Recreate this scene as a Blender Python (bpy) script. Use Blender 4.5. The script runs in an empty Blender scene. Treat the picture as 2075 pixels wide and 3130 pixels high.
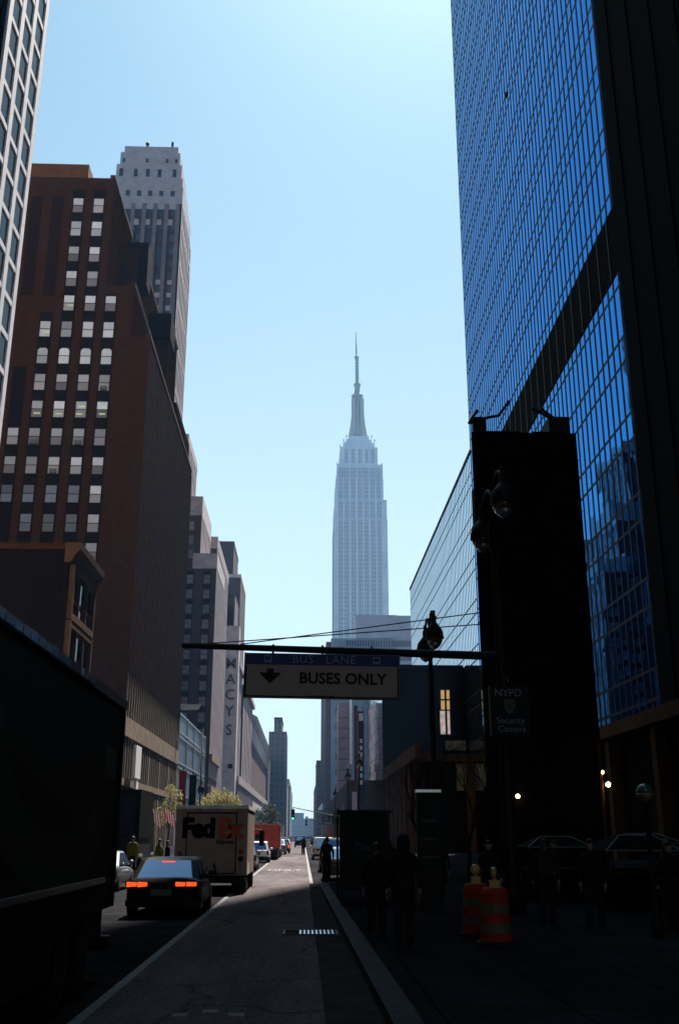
import bpy, bmesh, math, random
from mathutils import Vector, Matrix
R = math.radians
random.seed(7)
S = bpy.context.scene
COL = S.collection

# ------------------------------------------------------------------ camera, sky, sun
PITCH = math.atan(985 / 3043.0)
YAW = R(2.0)
cd = bpy.data.cameras.new('camera')
cam = bpy.data.objects.new('camera', cd)
COL.objects.link(cam)
cam.location = (0, 0, 2.0)
cam.rotation_euler = (R(90) + PITCH, 0, -YAW)
cd.sensor_fit = 'VERTICAL'
cd.sensor_height = 36
cd.sensor_width = 24
cd.lens = 35.0
cd.clip_end = 8000
S.camera = cam

SUN_AZ = R(14.3)      # to the right of the street axis (+Y)
SUN_EL = R(60)
w = bpy.data.worlds.new('World')
S.world = w
w.use_nodes = True
wn = w.node_tree
bg = wn.nodes['Background']
sky = wn.nodes.new('ShaderNodeTexSky')
sky.sky_type = 'NISHITA'
sky.sun_disc = False
sky.sun_elevation = SUN_EL
sky.sun_rotation = SUN_AZ
sky.air_density = 1.0
sky.dust_density = 0.8
sky.ozone_density = 3.0
tint = wn.nodes.new('ShaderNodeVectorMath')      # the film leans to cyan
tint.operation = 'MULTIPLY'
tint.inputs[1].default_value = (0.84, 1.09, 0.93)
wn.links.new(sky.outputs[0], tint.inputs[0])
# the sky pales towards the horizon
wtc = wn.nodes.new('ShaderNodeTexCoord')
wsx = wn.nodes.new('ShaderNodeSeparateXYZ')
wn.links.new(wtc.outputs['Generated'], wsx.inputs[0])
wmr = wn.nodes.new('ShaderNodeMapRange')
wmr.inputs['From Min'].default_value = 0.80
wmr.inputs['From Max'].default_value = 0.02
wmr.inputs['To Max'].default_value = 0.85
wmr.interpolation_type = 'SMOOTHSTEP'
wn.links.new(wsx.outputs[2], wmr.inputs[0])
wmx = wn.nodes.new('ShaderNodeMix')
wmx.data_type = 'RGBA'
wn.links.new(wmr.outputs[0], wmx.inputs['Factor'])
wn.links.new(tint.outputs[0], wmx.inputs[6])
wmx.inputs[7].default_value = (5.3, 6.15, 6.1, 1)
wn.links.new(wmx.outputs[2], bg.inputs[0])
bg.inputs[1].default_value = 0.052
sd = bpy.data.lights.new('sun', 'SUN')
sd.energy = 5.0
sd.angle = R(0.53)
sd.color = (1.0, 0.93, 0.84)
sun = bpy.data.objects.new('sun', sd)
COL.objects.link(sun)
d = Vector((math.sin(SUN_AZ) * math.cos(SUN_EL), math.cos(SUN_AZ) * math.cos(SUN_EL), math.sin(SUN_EL)))
sun.rotation_euler = d.to_track_quat('Z', 'Y').to_euler()
sun.location = (80, 300, 400)
S.view_settings.view_transform = 'Standard'
S.view_settings.look = 'None'
S.view_settings.exposure = 1.6
S.view_settings.gamma = 1.0
S.cycles.max_bounces = 6
S.cycles.diffuse_bounces = 3
S.cycles.glossy_bounces = 3
S.cycles.transmission_bounces = 4
S.cycles.transparent_max_bounces = 6
S.cycles.use_denoising = True

# ------------------------------------------------------------------ materials
MATS = {}
def mat(name, col, rough=0.75, spec=0.4, metal=0.0, var=0.25, scale=2.0, stretch=(1, 1, 1), bump=0.0,
        emit=None, estr=0.0, coat=0.0, rand=0.0, trans=0.0):
    if name in MATS:
        return MATS[name]
    m = bpy.data.materials.new(name)
    m.use_nodes = True
    nt = m.node_tree
    b = nt.nodes['Principled BSDF']
    b.inputs['Base Color'].default_value = (*col, 1)
    b.inputs['Roughness'].default_value = rough
    b.inputs['Specular IOR Level'].default_value = spec
    b.inputs['Metallic'].default_value = metal
    b.inputs['Coat Weight'].default_value = coat
    b.inputs['Transmission Weight'].default_value = trans
    tc = nt.nodes.new('ShaderNodeTexCoord')
    mp = nt.nodes.new('ShaderNodeMapping')
    mp.inputs['Scale'].default_value = stretch
    nt.links.new(tc.outputs['Object'], mp.inputs[0])
    nz = nt.nodes.new('ShaderNodeTexNoise')
    nz.inputs['Scale'].default_value = scale
    nz.inputs['Detail'].default_value = 5
    nt.links.new(mp.outputs[0], nz.inputs[0])
    fac = nz.outputs[0]
    if rand > 0:
        oi = nt.nodes.new('ShaderNodeObjectInfo')
        mx = nt.nodes.new('ShaderNodeMapRange')
        mx.inputs['To Min'].default_value = 1 - rand
        mx.inputs['To Max'].default_value = 1 + rand * 0.2
        nt.links.new(oi.outputs['Random'], mx.inputs[0])
    mr = nt.nodes.new('ShaderNodeMapRange')
    mr.inputs['From Min'].default_value = 0.25
    mr.inputs['From Max'].default_value = 0.75
    mr.inputs['To Min'].default_value = 1 - var
    mr.inputs['To Max'].default_value = 1 + var
    nt.links.new(fac, mr.inputs[0])
    vm = nt.nodes.new('ShaderNodeVectorMath')
    vm.operation = 'SCALE'
    vm.inputs[0].default_value = col
    nt.links.new(mr.outputs[0], vm.inputs['Scale'])
    out = vm.outputs[0]
    if rand > 0:
        v2 = nt.nodes.new('ShaderNodeVectorMath')
        v2.operation = 'SCALE'
        nt.links.new(out, v2.inputs[0])
        nt.links.new(mx.outputs[0], v2.inputs['Scale'])
        out = v2.outputs[0]
    nt.links.new(out, b.inputs['Base Color'])
    if bump > 0:
        bp = nt.nodes.new('ShaderNodeBump')
        bp.inputs['Strength'].default_value = bump
        bp.inputs['Distance'].default_value = 0.05
        nt.links.new(nz.outputs[0], bp.inputs['Height'])
        nt.links.new(bp.outputs[0], b.inputs['Normal'])
    if emit:
        b.inputs['Emission Color'].default_value = (*emit, 1)
        b.inputs['Emission Strength'].default_value = estr
    MATS[name] = m
    return m

def facade_mat(name, wall, glass, bw, bh, mortar, off=0.0, rough=0.7, squash=1.0):
    """far facade: rows of windows drawn by a brick texture in (x+y, z)"""
    m = bpy.data.materials.new(name)
    m.use_nodes = True
    nt = m.node_tree
    b = nt.nodes['Principled BSDF']
    tc = nt.nodes.new('ShaderNodeTexCoord')
    sx = nt.nodes.new('ShaderNodeSeparateXYZ')
    nt.links.new(tc.outputs['Object'], sx.inputs[0])
    ad = nt.nodes.new('ShaderNodeMath')
    nt.links.new(sx.outputs[0], ad.inputs[0])
    nt.links.new(sx.outputs[1], ad.inputs[1])
    cx = nt.nodes.new('ShaderNodeCombineXYZ')
    nt.links.new(ad.outputs[0], cx.inputs[0])
    nt.links.new(sx.outputs[2], cx.inputs[1])
    br = nt.nodes.new('ShaderNodeTexBrick')
    br.offset = off
    br.squash = squash
    br.inputs['Scale'].default_value = 1.0
    br.inputs['Brick Width'].default_value = bw
    br.inputs['Row Height'].default_value = bh
    br.inputs['Mortar Size'].default_value = mortar
    br.inputs['Mortar Smooth'].default_value = 0.05
    br.inputs['Color1'].default_value = (*glass, 1)
    br.inputs['Color2'].default_value = (*[c * 1.9 for c in glass], 1)
    br.inputs['Mortar'].default_value = (*wall, 1)
    nt.links.new(cx.outputs[0], br.inputs[0])
    nt.links.new(br.outputs[0], b.inputs['Base Color'])
    b.inputs['Roughness'].default_value = rough
    b.inputs['Specular IOR Level'].default_value = 0.3
    MATS[name] = m
    return m

def curtain_mat(name, base, rough, tilt, pane_w, pane_h, ior=1.55, tint=(0.45, 0.72, 1)):
    """mirror-like curtain wall glass, every pane leaning a hair differently"""
    m = bpy.data.materials.new(name)
    m.use_nodes = True
    nt = m.node_tree
    b = nt.nodes['Principled BSDF']
    b.inputs['Base Color'].default_value = (*base, 1)
    b.inputs['Roughness'].default_value = rough
    b.inputs['Metallic'].default_value = 1.0
    b.inputs['IOR'].default_value = ior
    b.inputs['Specular Tint'].default_value = (*tint, 1)
    tc = nt.nodes.new('ShaderNodeTexCoord')
    sp = nt.nodes.new('ShaderNodeVectorMath')
    sp.operation = 'DIVIDE'
    sp.inputs[1].default_value = (1000, pane_w, pane_h)
    nt.links.new(tc.outputs['Object'], sp.inputs[0])
    fl = nt.nodes.new('ShaderNodeVectorMath')
    fl.operation = 'FLOOR'
    nt.links.new(sp.outputs[0], fl.inputs[0])
    wh = nt.nodes.new('ShaderNodeTexWhiteNoise')
    wh.noise_dimensions = '3D'
    nt.links.new(fl.outputs[0], wh.inputs[0])
    sb = nt.nodes.new('ShaderNodeVectorMath')
    sb.operation = 'SUBTRACT'
    sb.inputs[1].default_value = (0.5, 0.5, 0.5)
    nt.links.new(wh.outputs['Color'], sb.inputs[0])
    sc = nt.nodes.new('ShaderNodeVectorMath')
    sc.operation = 'SCALE'
    sc.inputs['Scale'].default_value = tilt
    nt.links.new(sb.outputs[0], sc.inputs[0])
    nz = nt.nodes.new('ShaderNodeTexNoise')
    nz.inputs['Scale'].default_value = 0.6
    nt.links.new(tc.outputs['Object'], nz.inputs[0])
    s3 = nt.nodes.new('ShaderNodeVectorMath')
    s3.operation = 'SUBTRACT'
    s3.inputs[1].default_value = (0.5, 0.5, 0.5)
    nt.links.new(nz.outputs['Color'], s3.inputs[0])
    s4 = nt.nodes.new('ShaderNodeVectorMath')
    s4.operation = 'SCALE'
    s4.inputs['Scale'].default_value = tilt * 0.8
    nt.links.new(s3.outputs[0], s4.inputs[0])
    ge = nt.nodes.new('ShaderNodeNewGeometry')
    a1 = nt.nodes.new('ShaderNodeVectorMath')
    nt.links.new(ge.outputs['Normal'], a1.inputs[0])
    nt.links.new(sc.outputs[0], a1.inputs[1])
    a2 = nt.nodes.new('ShaderNodeVectorMath')
    nt.links.new(a1.outputs[0], a2.inputs[0])
    nt.links.new(s4.outputs[0], a2.inputs[1])
    no = nt.nodes.new('ShaderNodeVectorMath')
    no.operation = 'NORMALIZE'
    nt.links.new(a2.outputs[0], no.inputs[0])
    nt.links.new(no.outputs[0], b.inputs['Normal'])
    MATS[name] = m
    return m

# stone, brick
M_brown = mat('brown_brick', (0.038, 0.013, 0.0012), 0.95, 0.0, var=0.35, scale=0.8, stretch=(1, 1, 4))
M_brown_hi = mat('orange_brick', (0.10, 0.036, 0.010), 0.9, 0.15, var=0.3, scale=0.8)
M_brown_dk = mat('dark_brown_spandrel', (0.008, 0.004, 0.002), 0.9, 0.02)
M_lime = mat('limestone', (0.20, 0.14, 0.09), 0.85, 0.2, var=0.3, scale=0.7)
M_ribstone = mat('buff_rib', (0.062, 0.029, 0.011), 0.9, 0.05, var=0.3, scale=0.7)
M_concrete = mat('white_concrete', (0.74, 0.74, 0.80), 0.7, 0.3, var=0.15, scale=0.9)
M_greystone = mat('grey_stone', (0.44, 0.38, 0.38), 0.85, 0.2, var=0.25, scale=0.5)
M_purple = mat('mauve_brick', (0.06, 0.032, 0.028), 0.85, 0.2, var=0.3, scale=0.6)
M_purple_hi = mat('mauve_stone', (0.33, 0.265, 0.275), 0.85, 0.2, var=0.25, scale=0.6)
M_navyglass = mat('navy_glass', (0.012, 0.02, 0.04), 0.12, 0.6, var=0.4, scale=0.35)
M_darkglass = mat('dark_glass', (0.003, 0.003, 0.004), 0.12, 0.3, var=0.2)
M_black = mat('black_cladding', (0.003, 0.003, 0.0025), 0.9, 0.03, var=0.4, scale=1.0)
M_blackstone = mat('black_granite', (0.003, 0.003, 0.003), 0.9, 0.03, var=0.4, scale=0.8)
M_mullion = mat('dark_mullion', (0.008, 0.010, 0.016), 0.6, 0.2)
M_blackmetal = mat('black_metal', (0.004, 0.004, 0.005), 0.6, 0.15, var=0.2)
M_brownfascia = mat('brown_fascia', (0.040, 0.020, 0.007), 0.85, 0.05, var=0.4, scale=0.6)
M_darkred = mat('dark_red_canvas', (0.12, 0.015, 0.012), 0.8, 0.2)
M_white = mat('white_paint', (0.78, 0.76, 0.72), 0.6, 0.3, var=0.06)
M_roadpaint = mat('worn_white_paint', (0.20, 0.20, 0.205), 0.9, 0.0, var=0.25, scale=6)
M_asphalt = mat('asphalt', (0.022, 0.0215, 0.024), 0.9, 0.0, var=0.35, scale=1.3, bump=0.15)
M_buslane = mat('faded_red_lane', (0.095, 0.083, 0.086), 0.9, 0.0, var=0.18, scale=2.5, stretch=(1, 0.2, 1), bump=0.1)
M_pave = mat('pavement_concrete', (0.016, 0.017, 0.021), 0.9, 0.0, var=0.3, scale=1.1, bump=0.1)
def ground_detail(m, crack, patch, joints=None):
    nt = m.node_tree
    b = nt.nodes['Principled BSDF']
    src = b.inputs['Base Color'].links[0].from_socket
    tc = nt.nodes.new('ShaderNodeTexCoord')
    def mul(sock, lo, hi, f0, f1):
        nonlocal src
        r = nt.nodes.new('ShaderNodeMapRange')
        r.inputs['From Min'].default_value = f0; r.inputs['From Max'].default_value = f1
        r.inputs['To Min'].default_value = lo; r.inputs['To Max'].default_value = hi
        nt.links.new(sock, r.inputs[0])
        v = nt.nodes.new('ShaderNodeVectorMath'); v.operation = 'SCALE'
        nt.links.new(src, v.inputs[0]); nt.links.new(r.outputs[0], v.inputs['Scale'])
        src = v.outputs[0]
    n1 = nt.nodes.new('ShaderNodeTexNoise'); n1.inputs['Scale'].default_value = .22; n1.inputs['Detail'].default_value = 3
    mp = nt.nodes.new('ShaderNodeMapping'); mp.inputs['Scale'].default_value = (1.6, .35, 1)
    nt.links.new(tc.outputs['Object'], mp.inputs[0]); nt.links.new(mp.outputs[0], n1.inputs[0])
    mul(n1.outputs[0], 1 - patch, 1 + patch, .3, .7)
    n2 = nt.nodes.new('ShaderNodeTexNoise'); n2.inputs['Scale'].default_value = 14; n2.inputs['Detail'].default_value = 6
    nt.links.new(tc.outputs['Object'], n2.inputs[0])
    mul(n2.outputs[0], .6, 1.4, .3, .7)
    if crack:
        dn = nt.nodes.new('ShaderNodeTexNoise'); dn.inputs['Scale'].default_value = .9
        nt.links.new(tc.outputs['Object'], dn.inputs[0])
        ad = nt.nodes.new('ShaderNodeVectorMath')
        nt.links.new(tc.outputs['Object'], ad.inputs[0]); nt.links.new(dn.outputs['Color'], ad.inputs[1])
        vo = nt.nodes.new('ShaderNodeTexVoronoi'); vo.feature = 'DISTANCE_TO_EDGE'; vo.inputs['Scale'].default_value = .30
        nt.links.new(ad.outputs[0], vo.inputs[0])
        mul(vo.outputs[0], .6, 1, 0.0, .02)
    if joints:
        br = nt.nodes.new('ShaderNodeTexBrick'); br.offset = 0
        br.inputs['Scale'].default_value = 1; br.inputs['Brick Width'].default_value = joints; br.inputs['Row Height'].default_value = joints
        br.inputs['Mortar Size'].default_value = .018; br.inputs['Mortar Smooth'].default_value = .2
        nt.links.new(tc.outputs['Object'], br.inputs[0])
        mul(br.outputs['Fac'], 1, .35, 0, 1)
        vo = nt.nodes.new('ShaderNodeTexVoronoi'); vo.inputs['Scale'].default_value = 3.1
        nt.links.new(tc.outputs['Object'], vo.inputs[0])
        mul(vo.outputs['Distance'], .45, 1, .05, .075)
    nt.links.new(src, b.inputs['Base Color'])
ground_detail(M_asphalt, True, .45)
ground_detail(M_buslane, True, .30)
ground_detail(M_pave, False, .35, 1.52)
M_kerb = mat('granite_kerb', (0.036, 0.041, 0.052), 0.8, 0.03, var=0.25, scale=4)
M_ground = mat('ground', (0.05, 0.05, 0.05), 0.9, 0.1)
M_rubber = mat('rubber', (0.012, 0.012, 0.012), 0.8, 0.2)
M_chrome = mat('brushed_metal', (0.5, 0.5, 0.5), 0.3, 0.5, metal=1.0, var=0.1)
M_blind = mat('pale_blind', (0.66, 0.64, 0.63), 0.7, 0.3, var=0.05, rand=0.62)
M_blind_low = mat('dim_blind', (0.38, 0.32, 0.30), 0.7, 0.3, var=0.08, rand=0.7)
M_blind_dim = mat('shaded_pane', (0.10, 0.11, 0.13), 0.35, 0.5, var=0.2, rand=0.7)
M_hazeblue = mat('blue_spandrel', (0.15, 0.20, 0.26), 0.5, 0.4, var=0.2, scale=0.2)
M_steelblue = mat('blue_glass_panel', (0.10, 0.14, 0.19), 0.3, 0.5, var=0.3, scale=0.25)
M_tower_glass = curtain_mat('tower_curtain_glass', (0.05, 0.19, 0.50), 0.02, 0.009, 1.46, 3.3)
M_wing_glass = curtain_mat('wing_curtain_glass', (0.55, 0.66, 0.76), 0.03, 0.010, 1.5, 3.3, tint=(.9, .95, 1))

# ------------------------------------------------------------------ mesh helpers
class MB:
    def __init__(s):
        s.v = []; s.f = []; s.m = []; s.sm = []
    def add(s, vs, fs, m=0, smooth=False):
        o = len(s.v)
        s.v += [tuple(v) for v in vs]
        for f in fs:
            s.f.append([i + o for i in f]); s.m.append(m); s.sm.append(smooth)
        return s
    def box(s, x0, x1, y0, y1, z0, z1, m=0):
        vs = [(x0, y0, z0), (x1, y0, z0), (x1, y1, z0), (x0, y1, z0), (x0, y0, z1), (x1, y0, z1), (x1, y1, z1), (x0, y1, z1)]
        return s.add(vs, [(0, 3, 2, 1), (4, 5, 6, 7), (0, 1, 5, 4), (1, 2, 6, 5), (2, 3, 7, 6), (3, 0, 4, 7)], m)
    def quad(s, a, b, c, d, m=0):
        return s.add([a, b, c, d], [(0, 1, 2, 3)], m)
    def prism(s, poly, axis, a, b, m=0):
        n = len(poly)
        def P(p, t):
            return (t, p[0], p[1]) if axis == 'x' else ((p[0], t, p[1]) if axis == 'y' else (p[0], p[1], t))
        vs = [P(p, a) for p in poly] + [P(p, b) for p in poly]
        fs = [tuple(range(n)), tuple(range(2 * n - 1, n - 1, -1))]
        for i in range(n):
            j = (i + 1) % n
            fs.append((i, i + n, j + n, j))
        return s.add(vs, fs, m)
    def tube(s, p0, p1, r0, r1=None, n=8, m=0, caps=True):
        r1 = r0 if r1 is None else r1
        p0 = Vector(p0); p1 = Vector(p1)
        ax = (p1 - p0).normalized()
        t = Vector((0, 0, 1)) if abs(ax.z) < 0.9 else Vector((1, 0, 0))
        u = ax.cross(t).normalized(); v = ax.cross(u)
        vs = []
        for p, r in ((p0, r0), (p1, r1)):
            for i in range(n):
                a = 2 * math.pi * i / n
                vs.append(p + u * (r * math.cos(a)) + v * (r * math.sin(a)))
        fs = [(i, (i + 1) % n, (i + 1) % n + n, i + n) for i in range(n)]
        s.add(vs, fs, m, True)
        if caps:
            s.add(vs[:n], [tuple(range(n))], m); s.add(vs[n:], [tuple(range(n - 1, -1, -1))], m)
        return s
    def path(s, pts, r, n=8, m=0):
        for a, b in zip(pts[:-1], pts[1:]):
            s.tube(a, b, r, r, n, m)
        return s
    def lathe(s, prof, c, n=16, m=0, axis='z'):
        vs = []
        for r, z in prof:
            for i in range(n):
                a = 2 * math.pi * i / n
                p = (r * math.cos(a), r * math.sin(a), z)
                if axis == 'y': p = (p[0], z, p[1])
                if axis == 'x': p = (z, p[0], p[1])
                vs.append((c[0] + p[0], c[1] + p[1], c[2] + p[2]))
        fs = []
        for k in range(len(prof) - 1):
            for i in range(n):
                j = (i + 1) % n
                fs.append((k * n + i, k * n + j, (k + 1) * n + j, (k + 1) * n + i))
        fs.append(tuple(range(n)))
        fs.append(tuple(range((len(prof) - 1) * n, len(prof) * n)))
        return s.add(vs, fs, m, True)
    def ball(s, c, r, m=0, sx=1, sy=1, sz=1, n=12):
        k = 8
        prof = [(max(0.001, r * math.sin(math.pi * i / k)), -r * math.cos(math.pi * i / k)) for i in range(k + 1)]
        o = len(s.v)
        s.lathe(prof, (0, 0, 0), n, m)
        for i in range(o, len(s.v)):
            x, y, z = s.v[i]
            s.v[i] = (c[0] + x * sx, c[1] + y * sy, c[2] + z * sz)
        return s
    def rings(s, rs, m=0, smooth=True, cap=True):
        n = len(rs[0])
        vs = [p for r in rs for p in r]
        fs = []
        for k in range(len(rs) - 1):
            for i in range(n):
                j = (i + 1) % n
                fs.append((k * n + i, k * n + j, (k + 1) * n + j, (k + 1) * n + i))
        s.add(vs, fs, m, smooth)
        if cap:
            s.add(rs[0], [tuple(range(n))], m); s.add(rs[-1], [tuple(range(n - 1, -1, -1))], m)
        return s
    def build(s, name, mats, parent=None, org=(0, 0, 0), loc=None, **kw):
        me = bpy.data.meshes.new(name)
        ox, oy, oz = org
        me.from_pydata([(x - ox, y - oy, z - oz) for x, y, z in s.v], [], s.f)
        if not isinstance(mats, (list, tuple)): mats = [mats]
        for m in mats: me.materials.append(m)
        me.polygons.foreach_set('material_index', s.m)
        me.polygons.foreach_set('use_smooth', s.sm)
        bm = bmesh.new(); bm.from_mesh(me)
        bmesh.ops.recalc_face_normals(bm, faces=bm.faces)
        bm.to_mesh(me); bm.free()
        o = bpy.data.objects.new(name, me)
        COL.objects.link(o)
        if parent: o.parent = parent
        if loc is not None: o.location = loc
        elif parent is None: o.location = org
        tag(o, **kw)
        return o

def tag(o, label=None, cat=None, group=None, kind=None):
    if label: o['label'] = label
    if cat: o['category'] = cat
    if group: o['group'] = group
    if kind: o['kind'] = kind
    return o

def thing(name, label, cat, loc=(0, 0, 0), rz=0, group=None):
    o = bpy.data.objects.new(name, None)
    COL.objects.link(o)
    o.empty_display_size = 0.3
    o.location = loc
    o.rotation_euler = (0, 0, rz)
    return tag(o, label, cat, group)

def copy_part(o, parent, loc):
    c = o.copy(); COL.objects.link(c); c.parent = parent; c.location = loc
    for ch in o.children:
        g = ch.copy(); COL.objects.link(g); g.parent = c
    return c

def copy_tree(o, loc, label, rz=0, parent=None):
    c = o.copy(); COL.objects.link(c); c.parent = parent
    if parent is None:
        c.location = loc; c.rotation_euler = (0, 0, rz); c['label'] = label
    for ch in list(o.children):
        copy_tree(ch, None, None, 0, c)
    return c

def text(body, size, m, parent, loc, name, rz=0, ext=0.004, bold=0.0, sx=1.0, align='CENTER', rx=90, spacing=1.0):
    cu = bpy.data.curves.new(name, 'FONT')
    cu.body = body; cu.size = size; cu.extrude = ext; cu.offset = bold
    cu.align_x = align; cu.align_y = 'CENTER'; cu.space_character = spacing
    cu.resolution_u = 3
    t = bpy.data.objects.new(name, cu)
    COL.objects.link(t)
    me = bpy.data.meshes.new_from_object(t.evaluated_get(bpy.context.evaluated_depsgraph_get()))
    bpy.data.objects.remove(t); bpy.data.curves.remove(cu)
    me.materials.clear(); me.materials.append(m)
    o = bpy.data.objects.new(name, me)
    COL.objects.link(o)
    o.parent = parent; o.location = loc; o.rotation_euler = (R(rx), 0, rz); o.scale = (sx, 1, 1)
    return o

# ------------------------------------------------------------------ ground, road, pavements
MB().box(-580, 580, -140, 2580, -0.6, -0.05).build('ground', M_ground, kind='structure')
MB().box(-11.5, 3.4, -100, 2400, -0.04, 0.0).build('road', M_asphalt, kind='structure')
MB().box(-2.45, 0.28, -20, 420, 0.0005, 0.004).build('bus_lane', M_buslane, kind='structure')
# right pavement: the boarding bulb swings out to the bus lane, then steps back behind the parked cars
def kx(y): return 0.95 - 0.0095 * max(0, y - 12)
bulb = [(kx(y), y) for y in (-60, 0, 12, 20, 28, 36, 40)] + [(0.75, 42.2), (1.1, 43.2), (2.0, 44.0), (3.1, 44.6), (3.4, 45.6), (3.4, 2400)]
inner = [(x + 0.32, y) for x, y in bulb]
mb = MB(); mk = MB()
for (a, b, c, dd) in zip(bulb[:-1], bulb[1:], inner[:-1], inner[1:]):
    mk.add([(a[0], a[1], -0.03), (b[0], b[1], -0.03), (b[0], b[1], 0.15), (a[0], a[1], 0.15), (dd[0], dd[1], 0.15), (c[0], c[1], 0.15)],
           [(0, 1, 2, 3), (3, 2, 4, 5)], 0)
    mb.quad((c[0], c[1], 0.146), (dd[0], dd[1], 0.146), (60, dd[1], 0.146), (60, c[1], 0.146), 0)
mk.build('kerb', M_kerb, kind='structure')
mb.build('pavement', M_pave, kind='structure')
MB().box(-60, -11.8, -100, 2400, -0.03, 0.146).build('pavement', M_pave, kind='structure')
MB().box(-11.8, -11.5, -100, 2400, -0.03, 0.15).build('kerb', M_kerb, kind='structure')
# painted lines
mb = MB()
mb.box(-2.58, -2.44, 4, 300, 0.004, 0.008)
mb.box(0.30, 0.46, 45.2, 300, 0.004, 0.008)
for k in range(3):
    mb.box(-1.5 + k * .33, -1.32 + k * .33, 12.75 + (k % 2) * 0.25, 12.95 + (k % 2) * .25, 0.004, 0.008)
mb.build('lane_marking', M_roadpaint, kind='structure')
# ONLY / BUS painted on the lit lane
for i, (b, y) in enumerate((('ONLY', 62.0), ('BUS', 93.0))):
    o = text(b, 1.0, M_roadpaint, None, (-1.05, y, 0.009), 'lane_marking', rx=0, ext=0.001, bold=0.03)
    o.scale = (0.75, 3.6, 1)
    o['kind'] = 'structure'
# crosswalk-free gutter patch and drain grate
M_gutter = mat('dark_gutter', (0.040, 0.037, 0.039), 0.95, 0.0, var=0.3, scale=2)  # matte gutter strip, darker than the bus lane
mb = MB()
ys = (6, 12, 20, 28, 36, 41)
for a, b in zip(ys[:-1], ys[1:]):
    mb.quad((0.285, a, 0.006), (0.285, b, 0.006), (kx(b) - 0.005, b, 0.006), (kx(a) - 0.005, a, 0.006))
mb.build('gutter', M_gutter, kind='structure')
dg = thing('drain_grate', 'iron street drain grate with parallel slots beside the granite kerb', 'drain', (0.22, 22.9, 0.01))
fr = MB()
for a in ((-.62, -.57, -.5, .5), (.49, .54, -.5, .5), (-.57, .49, -.5, -.44), (-.57, .49, .44, .5)):
    fr.box(a[0], a[1], a[2], a[3], 0, .014)
fr.build('frame', M_blackmetal, dg)
MB().box(-.57, .49, -.44, .44, -.004, .001).build('sump', M_blackstone, dg)
bars = MB()
for k in range(9):
    x = -.27 + k * .085
    bars.box(x, x + .04, -.44, .44, 0.001, .016)
bars.build('bars', mat('worn_steel', (0.45, 0.47, 0.5), 0.35, 0.5, metal=1.0), dg)

# ------------------------------------------------------------------ left side buildings
XL = -21.0
def building(name, label, org, cat='building'):
    return thing(name, label, cat, org)

# dark neighbour nearest on the left and the white grid tower
b0 = building('dark_office_building', 'dark smooth office block at the left edge, nearest to the camera on that side', (XL - 10, 47, 0))
MB().box(-30, 9.6, -150, 8.6, 0, 230).build('wall', M_blackstone, b0)  # unseen height and rear length added to keep sky light out
pm = MB()
for k in range(4): pm.box(9.6, 9.75, -18 + k * 7, -17.6 + k * 7, 0, 120)
pm.build('pier', M_mullion, b0)

b1 = building('grid_tower', 'tall tower with a white concrete grid and deep dark windows at the left edge', (XL, 56, 0))
MB().box(-30, -0.18, 0, 8.6, 0, 230).build('wall', M_blackstone, b1)  # raised beyond view to cut the sky light reaching the street
g = MB()
cy = [0.3, 2.8, 5.35, 7.9]
for y in cy: g.box(-0.18, 0.0, y - .36, y + .36, 0, 230)
zf = [2.7 * k for k in range(0, 48)]
for z in zf: g.box(-0.175, -0.02, 0.0, 8.2, z - .2, z + .2)
g.box(-30, -0.18, 8.6, 8.75, 0, 230)
g.build('concrete_grid', M_concrete, b1)
wmesh = MB().box(0, .03, 0, 1.76, 0, 2.3).build('window', mat('deep_navy_glass', (0.003, 0.006, 0.020), 0.15, 0.08, var=0.3), b1, loc=(-0.17, .68, .2))
n = 0
for z in zf[8:32]:
    for k in range(3):
        copy_part(wmesh, b1, (-0.15, cy[k] + .38, z + .2)); n += 1
ws = MB().box(-0.18, -0.17, 0, 8.4, 0, 230).build('window_backing', M_darkglass, b1)

# old low brick house with a cornice and bay windows
b2 = building('brick_house', 'low dark brick house with a projecting cornice and paired bay windows, behind the truck', (XL, 86.5, 0))
MB().box(-22, 0, 0, 10.2, 0, 26.2).build('wall', mat('dark_old_brick', (0.006, 0.003, 0.0015), 0.95, 0.0, var=0.4, scale=1.2, stretch=(1, 1, 5)), b2)
c = MB()
c.prism([(0, 25.0), (.25, 25.1), (.5, 25.7), (.95, 26.2), (1.0, 26.8), (-.4, 26.8), (-.4, 25.0)], 'y', -.3, 10.8)
c.build('cornice', M_ribstone, b2)
MB().box(-19.5, -16.5, 2, 6, 26.2, 30.5).build('chimney', M_brown, b2)
MB().box(-14.0, -13.2, 1, 2, 26.2, 31.2).box(-14.1, -11.5, 1, 1.4, 30.4, 30.7).build('roof_vent', M_ribstone, b2)
MB().box(-22, -.3, -.2, .2, 26.2, 26.75).build('parapet', M_brown, b2)
for (z0, z1) in ((20.6, 24.4), (14.9, 19.4), (9.4, 13.6)):
    f = MB()
    f.box(0, .5, .2, .65, z0 - .6, z1 + .5).box(0, .5, 9.3, 9.75, z0 - .6, z1 + .5)
    f.box(0, .45, .65, 9.3, z1, z1 + .5).box(0, .5, .65, 9.3, z0 - .6, z0)
    for y in (3.3, 6.4): f.box(0, .38, y, y + .28, z0, z1)
    f.box(0, .3, .65, 9.3, z0 + (z1 - z0) * .32, z0 + (z1 - z0) * .32 + .2)
    wf = f.build('bay_window', M_ribstone, b2)
    MB().box(.02, .10, .66, 9.29, z0 + .01, z1 - .01).build('pane', M_darkglass, wf)

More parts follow.
